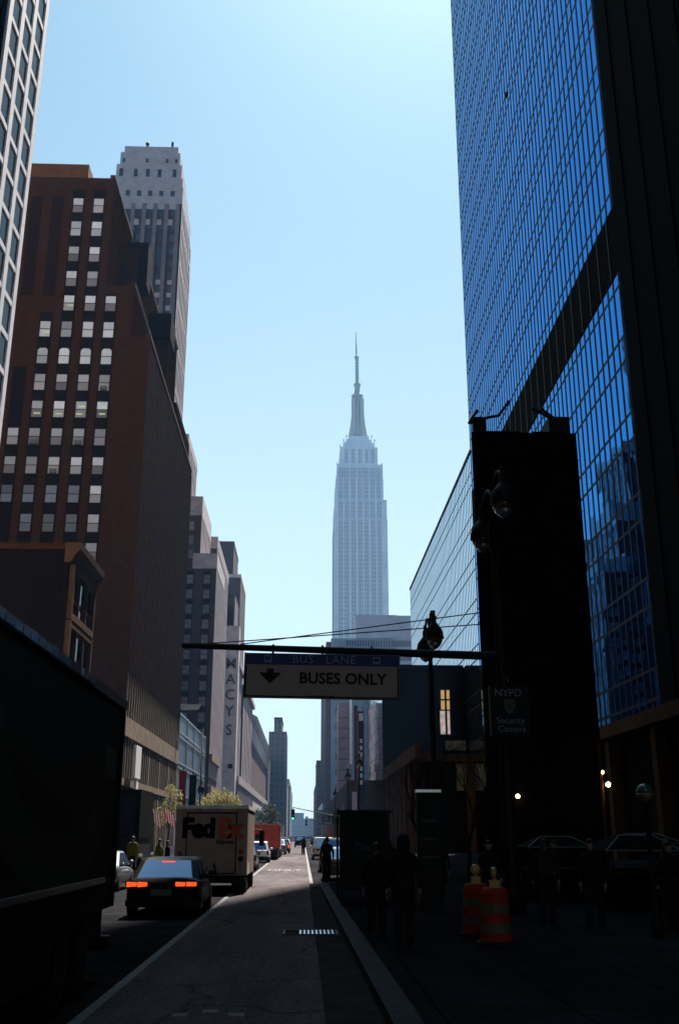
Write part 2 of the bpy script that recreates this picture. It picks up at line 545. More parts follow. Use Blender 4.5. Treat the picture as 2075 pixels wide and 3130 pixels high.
# brown brick set-back building
b3 = building('setback_building', 'big brown brick setback office building with pale window blinds', (XL, 119, 0))
wl = MB()
wl.box(-38, 0, 0, 52, 0, 64.6)
wl.box(-38, -2.5, 0.01, 22, 64.6, 72.3)
wl.box(-38, -6.3, 0.02, 15, 72.3, 89.2)
wl.box(-38, -4.2, 11, 30, 64.6, 85.0)
wl.box(-38, -1.0, 22.5, 33, 64.6, 79.6)
wl.box(-38, -0.6, 33, 51.5, 64.6, 70.0)
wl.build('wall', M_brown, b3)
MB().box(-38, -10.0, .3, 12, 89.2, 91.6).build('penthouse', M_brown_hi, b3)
MB().box(-6.0, -2.9, 11.2, 14.5, 79.0, 86.2).build('bulkhead', M_brown_dk, b3)
MB().box(-5.2, -.6, 22.0, 27, 76.0, 80.4).build('bulkhead', M_brown_dk, b3)
# coping rails that catch the light
cp = MB()
for (x, y0, y1, z) in ((0, 0, 52, 64.6), (-2.5, 0, 22, 72.3), (-6.3, 0, 15, 89.2), (-4.2, 15, 30, 85.0), (-1, 27, 33, 79.6)):
    cp.box(x - .5, x + .18, y0 - .1, y1, z, z + .45)
cp.build('coping', M_ribstone, b3)
# window columns of the west front
reveal = MB().box(-.82, .82, 0, .3, -1.9, 1.9).build('window_recess', M_brown_dk, b3, loc=(-8, -.02, 200))
COLS = {0: -5.4, 1: -8.1, 2: -10.9, 3: -13.7, 4: -16.4}
bpy.data.objects.remove(reveal)
for k, (zt, zb) in {0: (74.4, 8), 1: (87.2, 8), 2: (87.2, 8), 3: (68, 8), 4: (60, 8)}.items():
    x = COLS[k]
    if k in (0,): zt = 71
    MB().box(x - .86, x + .86, -.03, .2, zb, zt).build('window_recess', M_brown_dk, b3)
for x in (-13.7, -16.6, -19.4):
    MB().box(x - .8, x + .8, -.03, .2, 70.5, 86).build('painted_niche', mat('niche_shade_brown', (0.016, 0.007, 0.002), .95, 0.0), b3)  # flat strip; the niche's shade is put into a darker brick colour
def sash(name, arched, ml, mu):
    f = MB()
    f.box(-.74, .74, -.10, -.02, -1.22, -1.12)
    f.box(-.74, .74, -.10, -.02, -.05, .05)
    for s in (-1, 1): f.box(s * .70 - .04, s * .70 + .04, -.10, -.02, -1.12, 1.12)
    f.box(-.74, .74, -.10, -.02, 1.12, 1.22)
    o = f.build('window', M_brown_dk, b3, loc=(0, 0, 0))
    pu = MB()
    if arched:
        pts = [(-.66, .05), (.66, .05)] + [(.66 * math.cos(a), .62 + .6 * math.sin(a)) for a in [math.pi * i / 8 for i in range(9)]]
        pu.prism(pts, 'y', -.075, -.04)
    else:
        pu.box(-.66, .66, -.075, -.04, .05, 1.12)
    pu.build('upper_pane', mu, o)
    MB().box(-.66, .66, -.075, -.04, -1.12, -.05).build('lower_pane', ml, o)
    return o
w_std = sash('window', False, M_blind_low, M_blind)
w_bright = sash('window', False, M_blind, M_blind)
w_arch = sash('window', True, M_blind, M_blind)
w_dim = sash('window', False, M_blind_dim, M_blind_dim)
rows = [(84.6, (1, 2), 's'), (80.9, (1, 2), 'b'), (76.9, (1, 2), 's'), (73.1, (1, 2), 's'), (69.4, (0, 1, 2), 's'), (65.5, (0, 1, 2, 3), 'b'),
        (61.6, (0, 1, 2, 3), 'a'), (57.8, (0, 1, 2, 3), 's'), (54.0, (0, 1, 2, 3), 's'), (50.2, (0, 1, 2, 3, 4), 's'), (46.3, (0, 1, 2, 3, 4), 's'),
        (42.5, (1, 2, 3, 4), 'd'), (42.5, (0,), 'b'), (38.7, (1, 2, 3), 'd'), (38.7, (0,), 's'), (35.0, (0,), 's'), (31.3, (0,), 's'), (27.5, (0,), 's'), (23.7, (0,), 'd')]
used = set()
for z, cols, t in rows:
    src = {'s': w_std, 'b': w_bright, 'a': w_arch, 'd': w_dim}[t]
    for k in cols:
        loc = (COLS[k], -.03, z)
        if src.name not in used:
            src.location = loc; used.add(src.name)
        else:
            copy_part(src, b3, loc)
M_tube = mat('fluorescent_tube', (.5, .6, .3), .5, .3, emit=(.55, .8, .30), estr=.22)
for x, z in ((-8.1, 54.35), (-10.9, 53.3), (-5.4, 54.3), (-5.4, 53.35), (-13.7, 53.35), (-8.3, 53.3), (-13.5, 65.0), (-10.7, 69.0)):
    MB().box(x - .35, x + .45, -.112, -.106, z, z + .13).build('lit_ceiling_lamp', M_tube, b3)
acm = MB().box(-.42, .42, -.42, -.11, -1.1, -.55).build('air_conditioner', mat('ac_grey', (.10, .09, .085), .7, .2), b3, loc=(-10.9, -.03, 46.3))
for x, z in ((-5.4, 57.8), (-8.1, 50.2), (-13.7, 50.2), (-5.4, 35.0)): copy_part(acm, b3, (x, -.03, z))
# street front: narrow ribs with dark window strips, pale stone base
rb = MB()
ybays = [0.4 + 1.72 * k for k in range(31)]
for k, y in enumerate(ybays):
    wdt = .85 if k % 6 == 0 else .42
    top = 64.2
    rb.box(0, .13, y - wdt / 2, y + wdt / 2, 20.5, top, 0)
for (x, y0, y1, z0, z1) in ((-2.5, 0, 22, 64.6, 72), (-6.3, 0, 15, 72.3, 88.6), (-4.2, 15, 30, 64.6, 84.6), (-1, 22.5, 33, 64.6, 79.2), (-.6, 33, 51.5, 64.6, 69.6)):
    k = 0
    y = y0 + .5
    while y < y1:
        rb.box(x, x + .13, y - .24, y + .24, z0, z1, 0); y += 1.72
for z in [23 + 3.83 * k for k in range(11)]:
    for k in (3, 4, 9, 10, 15, 21, 22, 27):
        if (int(z) + k) % 3 != 1:
            rb.box(0, .09, ybays[k] + .2, ybays[k + 1] - .2, z, z + 1.5, 0)
rb.build('street_ribs', mat('rib_brick', (0.034, 0.014, 0.004), 0.9, 0.0, var=0.3, scale=0.7), b3)
strip = MB().box(0, .04, .2, 1.52, 20.5, 64).build('window_strip', M_black, b3, loc=(0.01, ybays[0], 0))
for y in ybays[1:-1]: copy_part(strip, b3, (0.01, y, 0))
bs = MB()
bs.box(0, .22, -.02, 52, 13.0, 15.2).box(0, .18, -.02, 52, 7.4, 8.2)
for k, y in enumerate(ybays):
    wdt = .9 if k % 6 == 0 else .34
    bs.box(0, .07, y - wdt / 2, y + wdt / 2, 0, 13.0)
    bs.prism([(y - .2, 15.2), (y + .2, 15.2), (y + .16, 18.2), (y, 20.4), (y - .16, 18.2)], 'x', 0, .16)
bs.build('stone_base', M_lime, b3)
MB().box(0.0, .02, 0, 51.9, 0, 12.9).build('shop_windows', M_black, b3)
MB().box(.68, 1.0, 4.0, 8.0, 8.4, 12.2).box(.68, .95, 5.6, 7.2, 3.4, 8.3).build('shop_front_panel', M_white, b3)  # stands for a sunlit stone pilaster, its brightness put into the white

# pale banners and awnings on that block
bl = building('louvred_glass_hall', 'low blue glass hall with slanting louvre lines, between two brick towers', (XL, 171.3, 0))
MB().box(-18, 0, 0, 46.5, 0, 21.8).build('wall', M_steelblue, bl)
lv = MB()
for z in (4.2, 8.2, 12.6, 13.4, 17.6, 18.4, 21.4): lv.box(0, .14, .05, 46.5, z, z + .16)
for y in (12, 24, 36, 46.2): lv.box(0, .18, y, y + .2, 0, 21.8)
lv.build('louvre', mat('pale_louvre', (0.42, 0.46, 0.52), 0.4, 0.5, var=0.1), bl)
MB().prism([(-.5 + .0, 22.2), (.6, 22.0), (3.1, 22.1), (3.5, 22.9), (.4, 23.0), (-.5, 22.9)], 'y', -.2, .3).build('roof_canopy', M_white, bl)

# ---- the slender tower with a white crown
b4 = building('crowned_tower', 'slender dark brick tower with a stepped pale stone crown', (-30.5, 205, 0))
mb = MB()
mb.box(-17, 0, 0, 20, 0, 145.4)
mb.build('wall', mat('slate_brick', (0.03, 0.028, 0.035), 0.85, 0.2, var=0.25, scale=0.5, stretch=(1, 1, 3)), b4)
cr = MB()
cr.box(-17.2, 0.1, -.05, 17.0, 145.4, 150.0)
cr.box(-16.9, -.1, .05, 12, 150.0, 152.6)
cr.box(-16.2, -.5, .2, 9, 152.6, 156.5)
cr.box(-15.5, -1.1, .4, 7, 156.5, 160.1)
cr.box(-14.7, -1.7, .6, 6, 160.1, 162.0)
for k in range(6): cr.box(-16.4 + 2.65 * k, -14.6 + 2.65 * k, -.12, -.05, 144.0 - .3, 145.4)
cr.build('crown', mat('pale_terracotta', (0.29, 0.29, 0.33), 0.8, 0.2, var=0.2, scale=0.6), b4)
MB().tube((-9.5, 2, 162), (-9.5, 2, 163.6), .25).ball((-9.5, 2, 163.8), .5).build('roof_light', M_blackmetal, b4)
MB().box(-3.6, -3.1, 1.5, 2, 162, 164.2).build('roof_vent', M_blackmetal, b4)
pw = MB()
for k in range(7): pw.box(-16.9 + 2.65 * k - .62 + .3, -16.9 + 2.65 * k + .62, -.3, 0, 0, 145.2)
pw.build('pier', mat('shaded_pier_slate', (0.15, 0.125, 0.14), 0.9, 0.05, var=0.2, scale=0.5), b4)  # west piers: darker copy, their shade is put into the colour
pr = MB()
for k in range(9): pr.box(0, .10, .1 + 2.4 * k - .0, 1.15 + 2.4 * k, 0, 145.3 if k < 7 else 138)
for z in range(0, 40, 3): pr.box(0, .05, .6, 19.8, 8 + 3.37 * z, 9.3 + 3.37 * z)
pr.build('pier', M_purple_hi, b4)  # street piers: paler copy, grazing sun is put into the colour
wn0 = MB().box(-.72, .72, -.12, -.02, -.95, .95).build('window', M_navyglass, b4, loc=(-1.6, 0, 142.5))
for r in range(17):
    for k in range(5):
        x = -1.6 - 2.65 * k
        z = 142.5 - 3.37 * r
        if (r, k) != (0, 0): copy_part(wn0, b4, (x, 0, z))
sp = MB()
for k in range(6):
    sp.box(-15.9 + 2.65 * k - .7 + .0, -15.9 + 2.65 * k + .7, -.2, 0, 139.3, 140.9)
for r in (6, 7, 8):
    for k in range(2): sp.box(-1.6 - 2.65 * k - .75, -1.6 - 2.65 * k + .75, -.2, -.01, 142.5 - 3.37 * r + 1.1, 142.5 - 3.37 * r + 2.3)
sp.build('spandrel', M_purple_hi, b4)
cw = MB()
for k in range(6): cw.box(-15.6 + 2.65 * k - .5, -15.6 + 2.65 * k + .5, -.11, -.05, 147.4, 148.9)
for x in (-15.0, -11.5, -8.6, -5.8, -2.2): cw.box(x - .45, x + .45, .12, .2, 153.0, 155.2)
for x in (-14.6, -9, -4.2, -2.0): cw.box(x - .3, x + .3, .33, .4, 157.2, 158.3)
cw.build('crown_windows', M_navyglass, b4)

# ---- stepped brown tower beyond the glass hall
b5 = building('ribbed_tower', 'stepped mauve tower with white ribs rising beyond the low glass hall', (XL, 228, 0))
mb = MB()
mb.box(-13, 0, 0, 23.5, 0, 61.5)
mb.box(-13, -4, .02, 23.4, 61.5, 74.6)
mb.box(-16, -8.2, 1, 22, 74.6, 93)
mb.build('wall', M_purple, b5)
for q in ((-5.6, .15, -.15, 23.6, 61.5, 65.2), (-13, -3.85, -.12, 23.5, 74.6, 79.4), (-16, -8.1, .9, 22.2, 93, 96)): MB().box(*q).build('parapet', M_greystone, b5)
rb = MB()
for k in range(8): rb.box(0, .10, .05 + 3.1 * k, 1.65 + 3.1 * k, 14, 62.5)
for k in range(8): rb.box(-4, -3.9, .05 + 3.1 * k, 1.65 + 3.1 * k, 61.5, 77)
for k in range(7): rb.box(-8.2, -8.1, 1.05 + 3.1 * k, 2.65 + 3.1 * k, 74.6, 94)
rb.build('rib', M_purple_hi, b5)
st = MB()
st.box(0, .7, -.1, 23.5, 9.5, 12.2).box(0, .7, -.1, 23.5, 17.5, 19)
for k in range(9): st.box(0, .6, .2 + 2.8 * k, 1.0 + 2.8 * k, 0, 9.5)
st.build('stone_base', M_lime, b5)
ww = MB().box(-.75, .75, -.1, .02, -1.05, 1.05).build('window', mat('flecked_pane', (0.17, 0.15, 0.15), 0.3, 0.5, var=0.7, scale=1.2, rand=0.5), b5, loc=(-.9 - .5, 0, 62.0 - 3))
MB().box(-.75, .75, -.14, -.1, -.04, .04).build('meeting_rail', M_brown_dk, ww)
first = True
for k in range(2):
    for r in range(13):
        z = 58.9 - 3.55 * r
        loc = (-2.1 - 4.0 * k, 0, z)
        if first: ww.location = loc; first = False
        else: copy_part(ww, b5, loc)
for r in range(4): copy_part(ww, b5, (-6.5, .0, 75.5 - 3.5 * r))
dk = MB()
for k in range(2): dk.box(-2.1 - 4 * k - .95, -2.1 - 4 * k + .95, -.03, .02, 10, 61)
dk.build('window_recess', M_brown_dk, b5)

b6 = building('rear_office_block', 'mauve brick block just beyond the stepped ribbed tower', (-24, 260, 0))
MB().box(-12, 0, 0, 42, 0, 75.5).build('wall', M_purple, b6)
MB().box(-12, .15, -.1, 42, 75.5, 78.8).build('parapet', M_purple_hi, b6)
rb = MB()
for k in range(10): rb.box(0, .10, .3 + 4.2 * k, 2.3 + 4.2 * k, 0, 75.4)
rb.build('rib', M_purple_hi, b6)
b7 = building('dark_tower', 'plain dark slab tower with a flat top, the taller behind the department store', (-25.9, 346, 0))
MB().box(-14, 0, 0, 24, 0, 101).box(-14, .12, -.1, 24, 101, 102.5).build('wall', mat('dusky_brick', (0.07, 0.05, 0.06), 0.85, 0.2, var=0.2, scale=0.3), b7)
b8 = building('dark_tower', 'dark slab tower with a pale roof rail, the lower behind the department store', (-22.5, 337, 0))
MB().box(-12, 0, 0, 30, 0, 86.8).build('wall', MATS['dusky_brick'], b8)
MB().box(-12, .1, -.1, .1, 86.8, 88).box(0, .1, -.1, 30, 86.8, 88).build('roof_rail', M_greystone, b8)

# ---- department store: pale pier with letters, ribbed wing, old wing with cornice
b9 = building('department_store', 'long pale department store with vertical lettering on its end pier', (XL, 316, 0))
MB().box(-4.7, 0, 0, 6, 0, 65.6).build('end_pier', M_greystone, b9)
MB().box(-12, -.8, 1.5, 33, 0, 65.0).box(-12, -2.0, 2, 32.5, 65, 76.5).build('tall_wing', M_purple, b9)
MB().box(-5.4, -2.0, 1.6, 2.0, 66.5, 75.5).build('roof_window', M_darkglass, b9)
MB().box(-12, -.2, 33, 99, 0, 51.5).build('middle_wing', M_purple, b9)
rb = MB()
for k in range(4): rb.box(-.8, -.6, 7.0 + 6.8 * k, 10.6 + 6.8 * k, 14, 65.2)
for k in range(4): rb.box(-2.0, -1.8, 4 + 7.4 * k, 7.6 + 7.4 * k, 65, 76)
rb.box(-.9, .3, 5.9, 33.2, 53.5, 55)
for k in range(7): rb.box(-.2, .0, 33.5 + 9.5 * k, 38.5 + 9.5 * k, 12, 51)
rb.box(-.2, .9, 33, 99, 50.6, 52.3)
rb.build('rib', M_purple_hi, b9)
ow = MB()
ow.box(-14, -.3, 99.2, 272, 0, 46.2)
ow.build('old_wing', mat('russet_brick', (0.10, 0.05, 0.045), 0.85, 0.2, var=0.3, scale=0.4), b9)
co = MB()
co.prism([(-.3, 37.5), (.2, 37.8), (.25, 45), (1.6, 46.6), (1.9, 47.8), (-1.2, 49.5), (-1.2, 37.5)], 'y', 99.2, 272.6)
co.box(-.3, .8, 99.2, 272, 12, 14.5)
for k in range(28): co.box(.2, 1.2, 101 + 6.1 * k, 102.2 + 6.1 * k, 44, 46)
co.build('cornice', M_greystone, b9)
sb = MB()
sb.box(-.8, .9, 6.5, 272, 17, 19.5)
for k in range(44): sb.box(-.3, .6, 8 + 6 * k, 9.4 + 6 * k, 0, 17)
sb.build('stone_base', M_purple_hi, b9)
for ch, z in zip("MACY'S".replace("'", ''), (53.4, 48.4, 43.6, 38.5, 32.7)):
    o = text(ch, 4.6, mat('bronze_letter', (0.05, 0.035, 0.035), 0.6, 0.3), b9, (-2.3, -.12, z), 'letter', ext=0.12, bold=0.025)
MB().box(-2.3, -.8, -.2, 0, 21.2, 22.6).build('bracket', M_blackmetal, b9)

# buildings further down the left side
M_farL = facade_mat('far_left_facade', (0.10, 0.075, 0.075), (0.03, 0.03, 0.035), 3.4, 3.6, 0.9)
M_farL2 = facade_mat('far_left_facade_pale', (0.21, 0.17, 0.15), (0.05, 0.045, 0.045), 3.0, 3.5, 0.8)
def far(name, label, x0, x1, y0, y1, tiers, m):
    o = building(name, label, (x0, y0, 0))
    mb = MB()
    z = 0
    for (a, b, c, z1) in tiers:
        mb.box(a - x0, b - x0, c, y1 - y0, z, z1); z = z1
    mb.build('wall', m, o)
    rf = MB()
    a, b, c, z1 = tiers[-1]
    rf.box(a - x0 - .2, b - x0 + .3, c - .3, y1 - y0 + .2, z1, z1 + 1.1)
    rf.build('cornice', M_purple, o)
    return o
far('far_office_block', 'dark ornate block with a corniced top, right after the long department store', -40, -20.3, 590, 640, [(-40, -20.3, 0, 44), (-40, -20.9, .5, 47)], M_farL)
far('far_office_block', 'stepped slab tower with a narrow top, tallest at the far end on the left', -36, -11, 645, 690,
    [(-36, -10.9, 0, 44), (-22.2, -10.9, 0.05, 64), (-19.0, -14.2, 2, 72)], facade_mat('far_slab', (0.16, 0.14, 0.15), (0.06, 0.06, 0.07), 3, 3.6, .8))
far('far_office_block', 'brown block with a broken roofline under the stepped slab tower', -40, -18.6, 690, 790, [(-40, -18.6, 0, 52)], M_farL)
far('far_office_block', 'pale sunlit narrow block far down the left side', -40, -16.9, 800, 900, [(-40, -16.9, 0, 56)], M_farL2)
far('far_office_block', 'faint block beside the traffic signal, far down the left side', -40, -15.4, 910, 1050, [(-40, -15.4, 0, 46), (-40, -16, 2, 52)], M_farL2)
far('far_office_block', 'hazy low block at the street end on the left', -40, -12.0, 1060, 1300, [(-40, -13.6, 0, 49), (-40, -15, 2, 55)], M_farL)
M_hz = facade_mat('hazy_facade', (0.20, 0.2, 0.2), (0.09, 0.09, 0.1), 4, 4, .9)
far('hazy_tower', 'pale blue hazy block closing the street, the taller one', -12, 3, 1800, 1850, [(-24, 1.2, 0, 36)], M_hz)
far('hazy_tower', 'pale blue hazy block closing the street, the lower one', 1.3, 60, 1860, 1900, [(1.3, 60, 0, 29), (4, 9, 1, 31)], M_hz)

# ------------------------------------------------------------------ the great spire tower
esb = building('spire_tower', 'tall hazy blue limestone skyscraper with setbacks and a spire', (46.3, 808, 0), 'skyscraper')
M_esb = mat('haze_blued_limestone', (0.46, 0.55, 0.67), 0.8, 0.2, var=0.12, scale=0.08)  # grey limestone with the blue of the haze put into its colour
bo = MB()
bo.box(-26, 26, -4, 70, 0, 90)
bo.box(-22.6, 22.7, 0, 57, 90, 258)
bo.box(-22.1, 22.4, .6, 56, 258, 275.3)
bo.box(-21.1, 19.8, 2, 54, 275.3, 296)
bo.box(-20.0, 19.6, 2.4, 54, 296, 308.3)
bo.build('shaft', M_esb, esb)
t = MB()
t.box(-17.4, 15.3, 4, 50, 308.3, 325)
t.box(-14.6, 13.2, 7, 46, 325, 330.6)
t.box(-12, 10.6, 9, 40, 330.6, 334.5)
t.box(-9.6, 8.3, 10, 38, 334.5, 338)
for (x, z) in ((-17.2, 325), (15.0, 308.3), (-11.8, 334.5), (-14.2, 330.6), (13, 330.6), (10.4, 334.5), (-20, 308.3), (19.2, 308.3)):
    t.box(x - .5, x + .5, 5, 6, z, z + 2.4)
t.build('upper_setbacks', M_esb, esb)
ms = MB()
ms.lathe([(8.2, 338), (7.5, 343), (6.3, 352), (5.7, 358), (5.4, 366), (5.4, 376), (4.8, 379)], (-1.2, 20, 0), 16)
ms.lathe([(4.2, 379), (5.3, 380.2), (5.4, 381.4), (4.4, 382.4), (2.7, 383.2), (2.4, 390), (3.3, 391.5), (3.3, 393), (2.0, 394)], (-1.2, 20, 0), 16)
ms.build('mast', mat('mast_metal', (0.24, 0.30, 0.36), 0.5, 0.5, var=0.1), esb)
fn = MB()
for s in (-1, 1): fn.prism([(-1.2 + s * 2.2, 338), (-1.2 + s * 8.6, 338), (-1.2 + s * 6.6, 350), (-1.2 + s * 5.6, 360), (-1.2 + s * 5.6, 376), (-1.2 + s * 2.2, 376)], 'y', 13.5, 14.8)
fn.build('mast_fin', mat('pale_fin', (0.33, 0.36, 0.38), 0.5, 0.4), esb)
an = MB()
an.tube((-1.2, 20, 394), (-1.6, 20, 418.5), 1.65, 1.05, 10)
for z in range(396, 418, 3): an.box(-3.0, .4, 19, 21, z, z + .9)
an.lathe([(1.1, 418.5), (2.1, 419.3), (2.1, 421), (1.0, 422)], (-1.6, 20, 0), 12)
an.tube((-1.7, 20, 422), (-2.0, 20, 434), .75, .62, 8)
an.box(-2.7, -1.3, 19.4, 20.6, 428, 430)
an.tube((-2.0, 20, 434), (-2.2, 20, 446), .5, .24, 8)
an.build('antenna', MATS['mast_metal'], esb)
M_esbwin = facade_mat('spire_window_bay', (0.36, 0.43, 0.52), (0.10, 0.13, 0.19), 2.1, 3.6, 0.75)  # bay walls carry the same haze blue in their colour
for k, x in enumerate((-17.2, -11.8, -6.2, -.6, 5.0, 10.4, 15.8)):
    zt = 306 if -19 < x < 18.5 else 272
    off = 0
    for (z0, z1, y) in ((90, 257, -.12), (257.5, 274.5, .48), (275.8, zt - 1, 1.88)):
        MB().box(x - 1.95, x + 1.95, y, y + .1, z0, z1).build('window_bay', M_esbwin, esb)
for y in range(6, 54, 8):
    MB().box(-22.74, -22.6, y - 1.9, y + 1.9, 90, 256).build('window_bay', M_esbwin, esb)
for x in (-12, -6, 0, 6, 11): MB().box(x - 1.4, x + 1.4, 3.88, 3.98, 310, 323).build('window_bay', M_esbwin, esb)

# ------------------------------------------------------------------ right side: glass tower, wing, podium
XR = 25.0
def curtain(name, label, y0, y1, z0, z1, glass, pitch, period, gap, band=None, top=None, depth=45, zoff=0.0, mw=.13, dp=.04):
    o = building(name, label, (XR, y0, 0), 'glass tower')
    L = y1 - y0
    MB().box(0.3, depth, 0.0, L, z0, z1).build('core_wall', M_blackstone, o)
    MB().box(0.0, .28, 0.02, L - .02, z0, z1).build('glass_wall', glass, o)
    mu = MB()
    n = int(L / pitch)
    for k in range(n + 1):
        y = min(k * pitch, L)
        mu.box(-dp, 0, y - mw, y + mw, z0, z1)
    z = z0 + zoff
    while z < z1:
        for q in (0, gap):
            if z + q < z1 and not (band and band[0] < z + q < band[1]):
                mu.box(-dp * .7, 0, 0, L, z + q - .11, z + q + .11)
        z += period
    mu.box(-.13, .3, -.02, L + .15, z1, z1 + .5)
    mu.build('mullion', M_mullion, o)
    if band:
        MB().box(-.08, -.0, 0, L, band[0], band[1]).build('plant_floor_band', M_black, o)
    return o
tw = curtain('glass_tower', 'towering blue mirror-glass slab with a black plant-floor band, on the right', 68.5, 141.5, 10.3, 229, M_tower_glass, 1.46, 6.6, 2.1, band=(45.4, 51.3), zoff=.9)
gr = MB()
for k in range(26): gr.box(-.14, -.08, k * 2.92 - .03, k * 2.92 + .03, 45.4, 51.3)
gr.build('band_fins', mat('green_metal', (0.02, 0.035, 0.03), 0.4, 0.5), tw)
wg = curtain('glass_wing', 'lower pale mirror-glass wing stepping down beyond the black stair tower', 141.7, 232.2, 9.8, 57.7, M_wing_glass, 1.5, 6.6, 2.0, zoff=3.2, depth=30, mw=.16, dp=.02)
fw = curtain('glass_office_block', 'farther glass block with bright and striped bands, right of the bus lane sign', 316, 434, 12, 53.5, M_wing_glass, 2.0, 9.0, 4.2, zoff=2.0, depth=40, mw=.10, dp=.014)

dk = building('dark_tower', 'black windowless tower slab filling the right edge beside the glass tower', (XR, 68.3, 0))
MB().box(-.5, 40, -170, 0, 10.3, 229).build('wall', M_black, dk)  # unseen length behind the camera added to darken the street canyon
fl = MB()
for k in range(16): fl.box(-.6, -.5, -66 + 4.2 * k, -65.2 + 4.2 * k, 10.3, 229)
fl.build('pier', M_blackstone, dk)

# black stair tower with floodlight arms on the roof
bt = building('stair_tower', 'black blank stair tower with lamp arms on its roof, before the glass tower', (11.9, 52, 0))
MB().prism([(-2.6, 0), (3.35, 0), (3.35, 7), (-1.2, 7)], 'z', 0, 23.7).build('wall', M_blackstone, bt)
tr = MB()
tr.box(-2.45, -1.7, .15, .7, 23.7, 24.7).box(1.9, 3.1, .2, 3, 23.7, 24.8).box(-1.7, .1, .1, .4, 23.7, 23.82).box(.9, 1.9, .1, .4, 23.7, 23.82)
tr.build('roof_cabin', M_blackmetal, bt)
for pts in ([(-2.7, .3, 24.35), (-1.5, .3, 24.75), (-.95, .3, 24.85), (-.35, .3, 25.7)], [(-2.7, .3, 24.35), (-2.2, .3, 25.1)],
            [(2.2, .3, 24.6), (1.6, .3, 25.0), (1.05, .3, 25.3)], [(2.3, .3, 24.7), (1.6, .3, 25.25)]):
    m_ = MB(); m_.path(pts, .085, 6); m_.ball(pts[-1], .12); m_.build('lamp_arm', M_blackmetal, bt)
sr = MB()
for z in range(4, 23, 3): sr.box(-2.65, 3.38, -.04, 0, z, z + .08)
sr.build('string_course', M_black, bt)

# dark mid-rise in front of the wing
md = building('dark_midrise', 'dark midrise block with two lit windows, under the bus lane gantry', (12.3, 155.2, 0))
MB().prism([(-.3, 0), (12.4, 0), (12.4, 46), (3.4, 46)], 'z', 0, 26.6).build('wall', M_black, md)
pm = MB()
pm.prism([(-.45, -.15), (12.5, -.15), (12.5, 46), (3.3, 46)], 'z', 26.6, 27.2)
for k in range(6): MB().box(.2 + 2.3 * k, .5 + 2.3 * k, -.14, 0, 11, 26.4).build('pilaster', M_blackstone, md)
pm.build('parapet', M_blackstone, md)
lit = mat('lit_office_window', (0.5, 0.35, 0.15), 0.4, 0.4, emit=(1.0, 0.62, 0.22), estr=0.13)
lit2 = mat('lit_poster_window', (0.5, 0.42, 0.4), 0.4, 0.4, emit=(0.9, 0.72, 0.62), estr=0.13, var=0.6, scale=0.9)
for nm, (x0, x1, z0, z1), m_ in (('window', (8.82, 10.17, 21.96, 23.33), lit), ('window', (8.80, 10.16, 20.35, 21.71), lit), ('window', (8.61, 10.12, 16.6, 20.14), lit2)):
    f = MB()
    f.box(x0 - .12, x1 + .12, -.10, -.01, z0 - .12, z0).box(x0 - .12, x1 + .12, -.10, -.01, z1, z1 + .12)
    f.box(x0 - .12, x0, -.10, -.01, z0, z1).box(x1, x1 + .12, -.10, -.01, z0, z1)
    wf = f.build(nm, M_blackmetal, md)
    MB().box(x0, x1, -.06, -.01, z0, z1).build('pane', m_, wf)

# retail podium with a brown fascia
rp = building('retail_podium', 'low retail podium with a long brown fascia, right of the pavement', (12, 108.5, 0))
MB().box(0.4, 13, 0.4, 46.5, 0, 9.9).build('wall', M_black, rp)
fa = MB()
fa.box(-.2, .4, -.2, 46, 9.7, 11.2).box(.4, 12.8, -.2, .4, 9.35, 10.15)
fa.build('fascia', M_brownfascia, rp)
cl = MB()
cl.box(5.2, 6.1, -.05, .4, 0, 9.9)
for k in range(8): MB().box(-.05, .5, 2 + 6 * k, 3.0 + 6 * k, 0, 9.9).build('column', M_brownfascia, rp)
cl.build('column', M_brownfascia, rp)
MB().box(4.2, 7.7, .3, .395, 6.4, 9.2).build('shop_window', mat('brown_shop_window', (0.10, 0.075, 0.04), 0.25, 0.5, var=0.9, scale=0.6), rp)
MB().box(9.3, 12.4, -.3, -.02, 14.2, 15.6).build('billboard', mat('brown_billboard', (0.11, 0.085, 0.045), 0.6, 0.3, var=0.9, scale=0.5), md)
# tower podium canopy running towards the camera
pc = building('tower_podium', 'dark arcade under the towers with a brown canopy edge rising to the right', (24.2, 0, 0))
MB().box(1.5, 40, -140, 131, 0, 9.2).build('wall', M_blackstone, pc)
MB().box(-.4, 1.5, -140, 131, 9.25, 10.25).build('canopy', M_brownfascia, pc)
for k in range(4, 12):
    MB().box(.2, 1.1, -18 + 11 * k, -17 + 11 * k, 0, 9.25).build('column', M_brownfascia, pc)
    MB().box(1.42, 1.49, -16 + 11 * k, -9.5 + 11 * k, .6, 4.6).build('shopfront', M_darkglass, pc)

# far right side buildings
r6 = building('blue_slab_building', 'blue-grey slab with dark window rows and a mauve upper block, in front of the spire', (12.2, 560, 0))
MB().box(2.6, 50, 0, 120, 0, 108).build('wall', M_hazeblue, r6)
MB().box(-.2, 2.6, .5, 162, 0, 106).build('corner_tower', M_purple, r6)
MB().box(16.7, 40.2, -.5, 40, 108, 121.5).box(40.2, 50.5, -.2, 40, 90, 121.3).build('upper_block', mat('mauve_block', (0.27, 0.29, 0.37), 0.8, 0.2, var=0.15, scale=0.2), r6)
rw = MB().box(0, 9.0, -.12, .02, 0, 3.4).build('window_row', M_navyglass, r6, loc=(4.8, 0, 98))
for k in range(1, 12): copy_part(rw, r6, (4.8, 0, 98 - 8.2 * k))
rw2 = MB().box(0, 38, -.75, -.5, 0, 3.2).build('window_row', M_navyglass, r6, loc=(10.9, 0, 103.5))
for z in (95.4, 109): copy_part(rw2, r6, (10.9, 0, z)) if z < 100 else None
mq = MB()
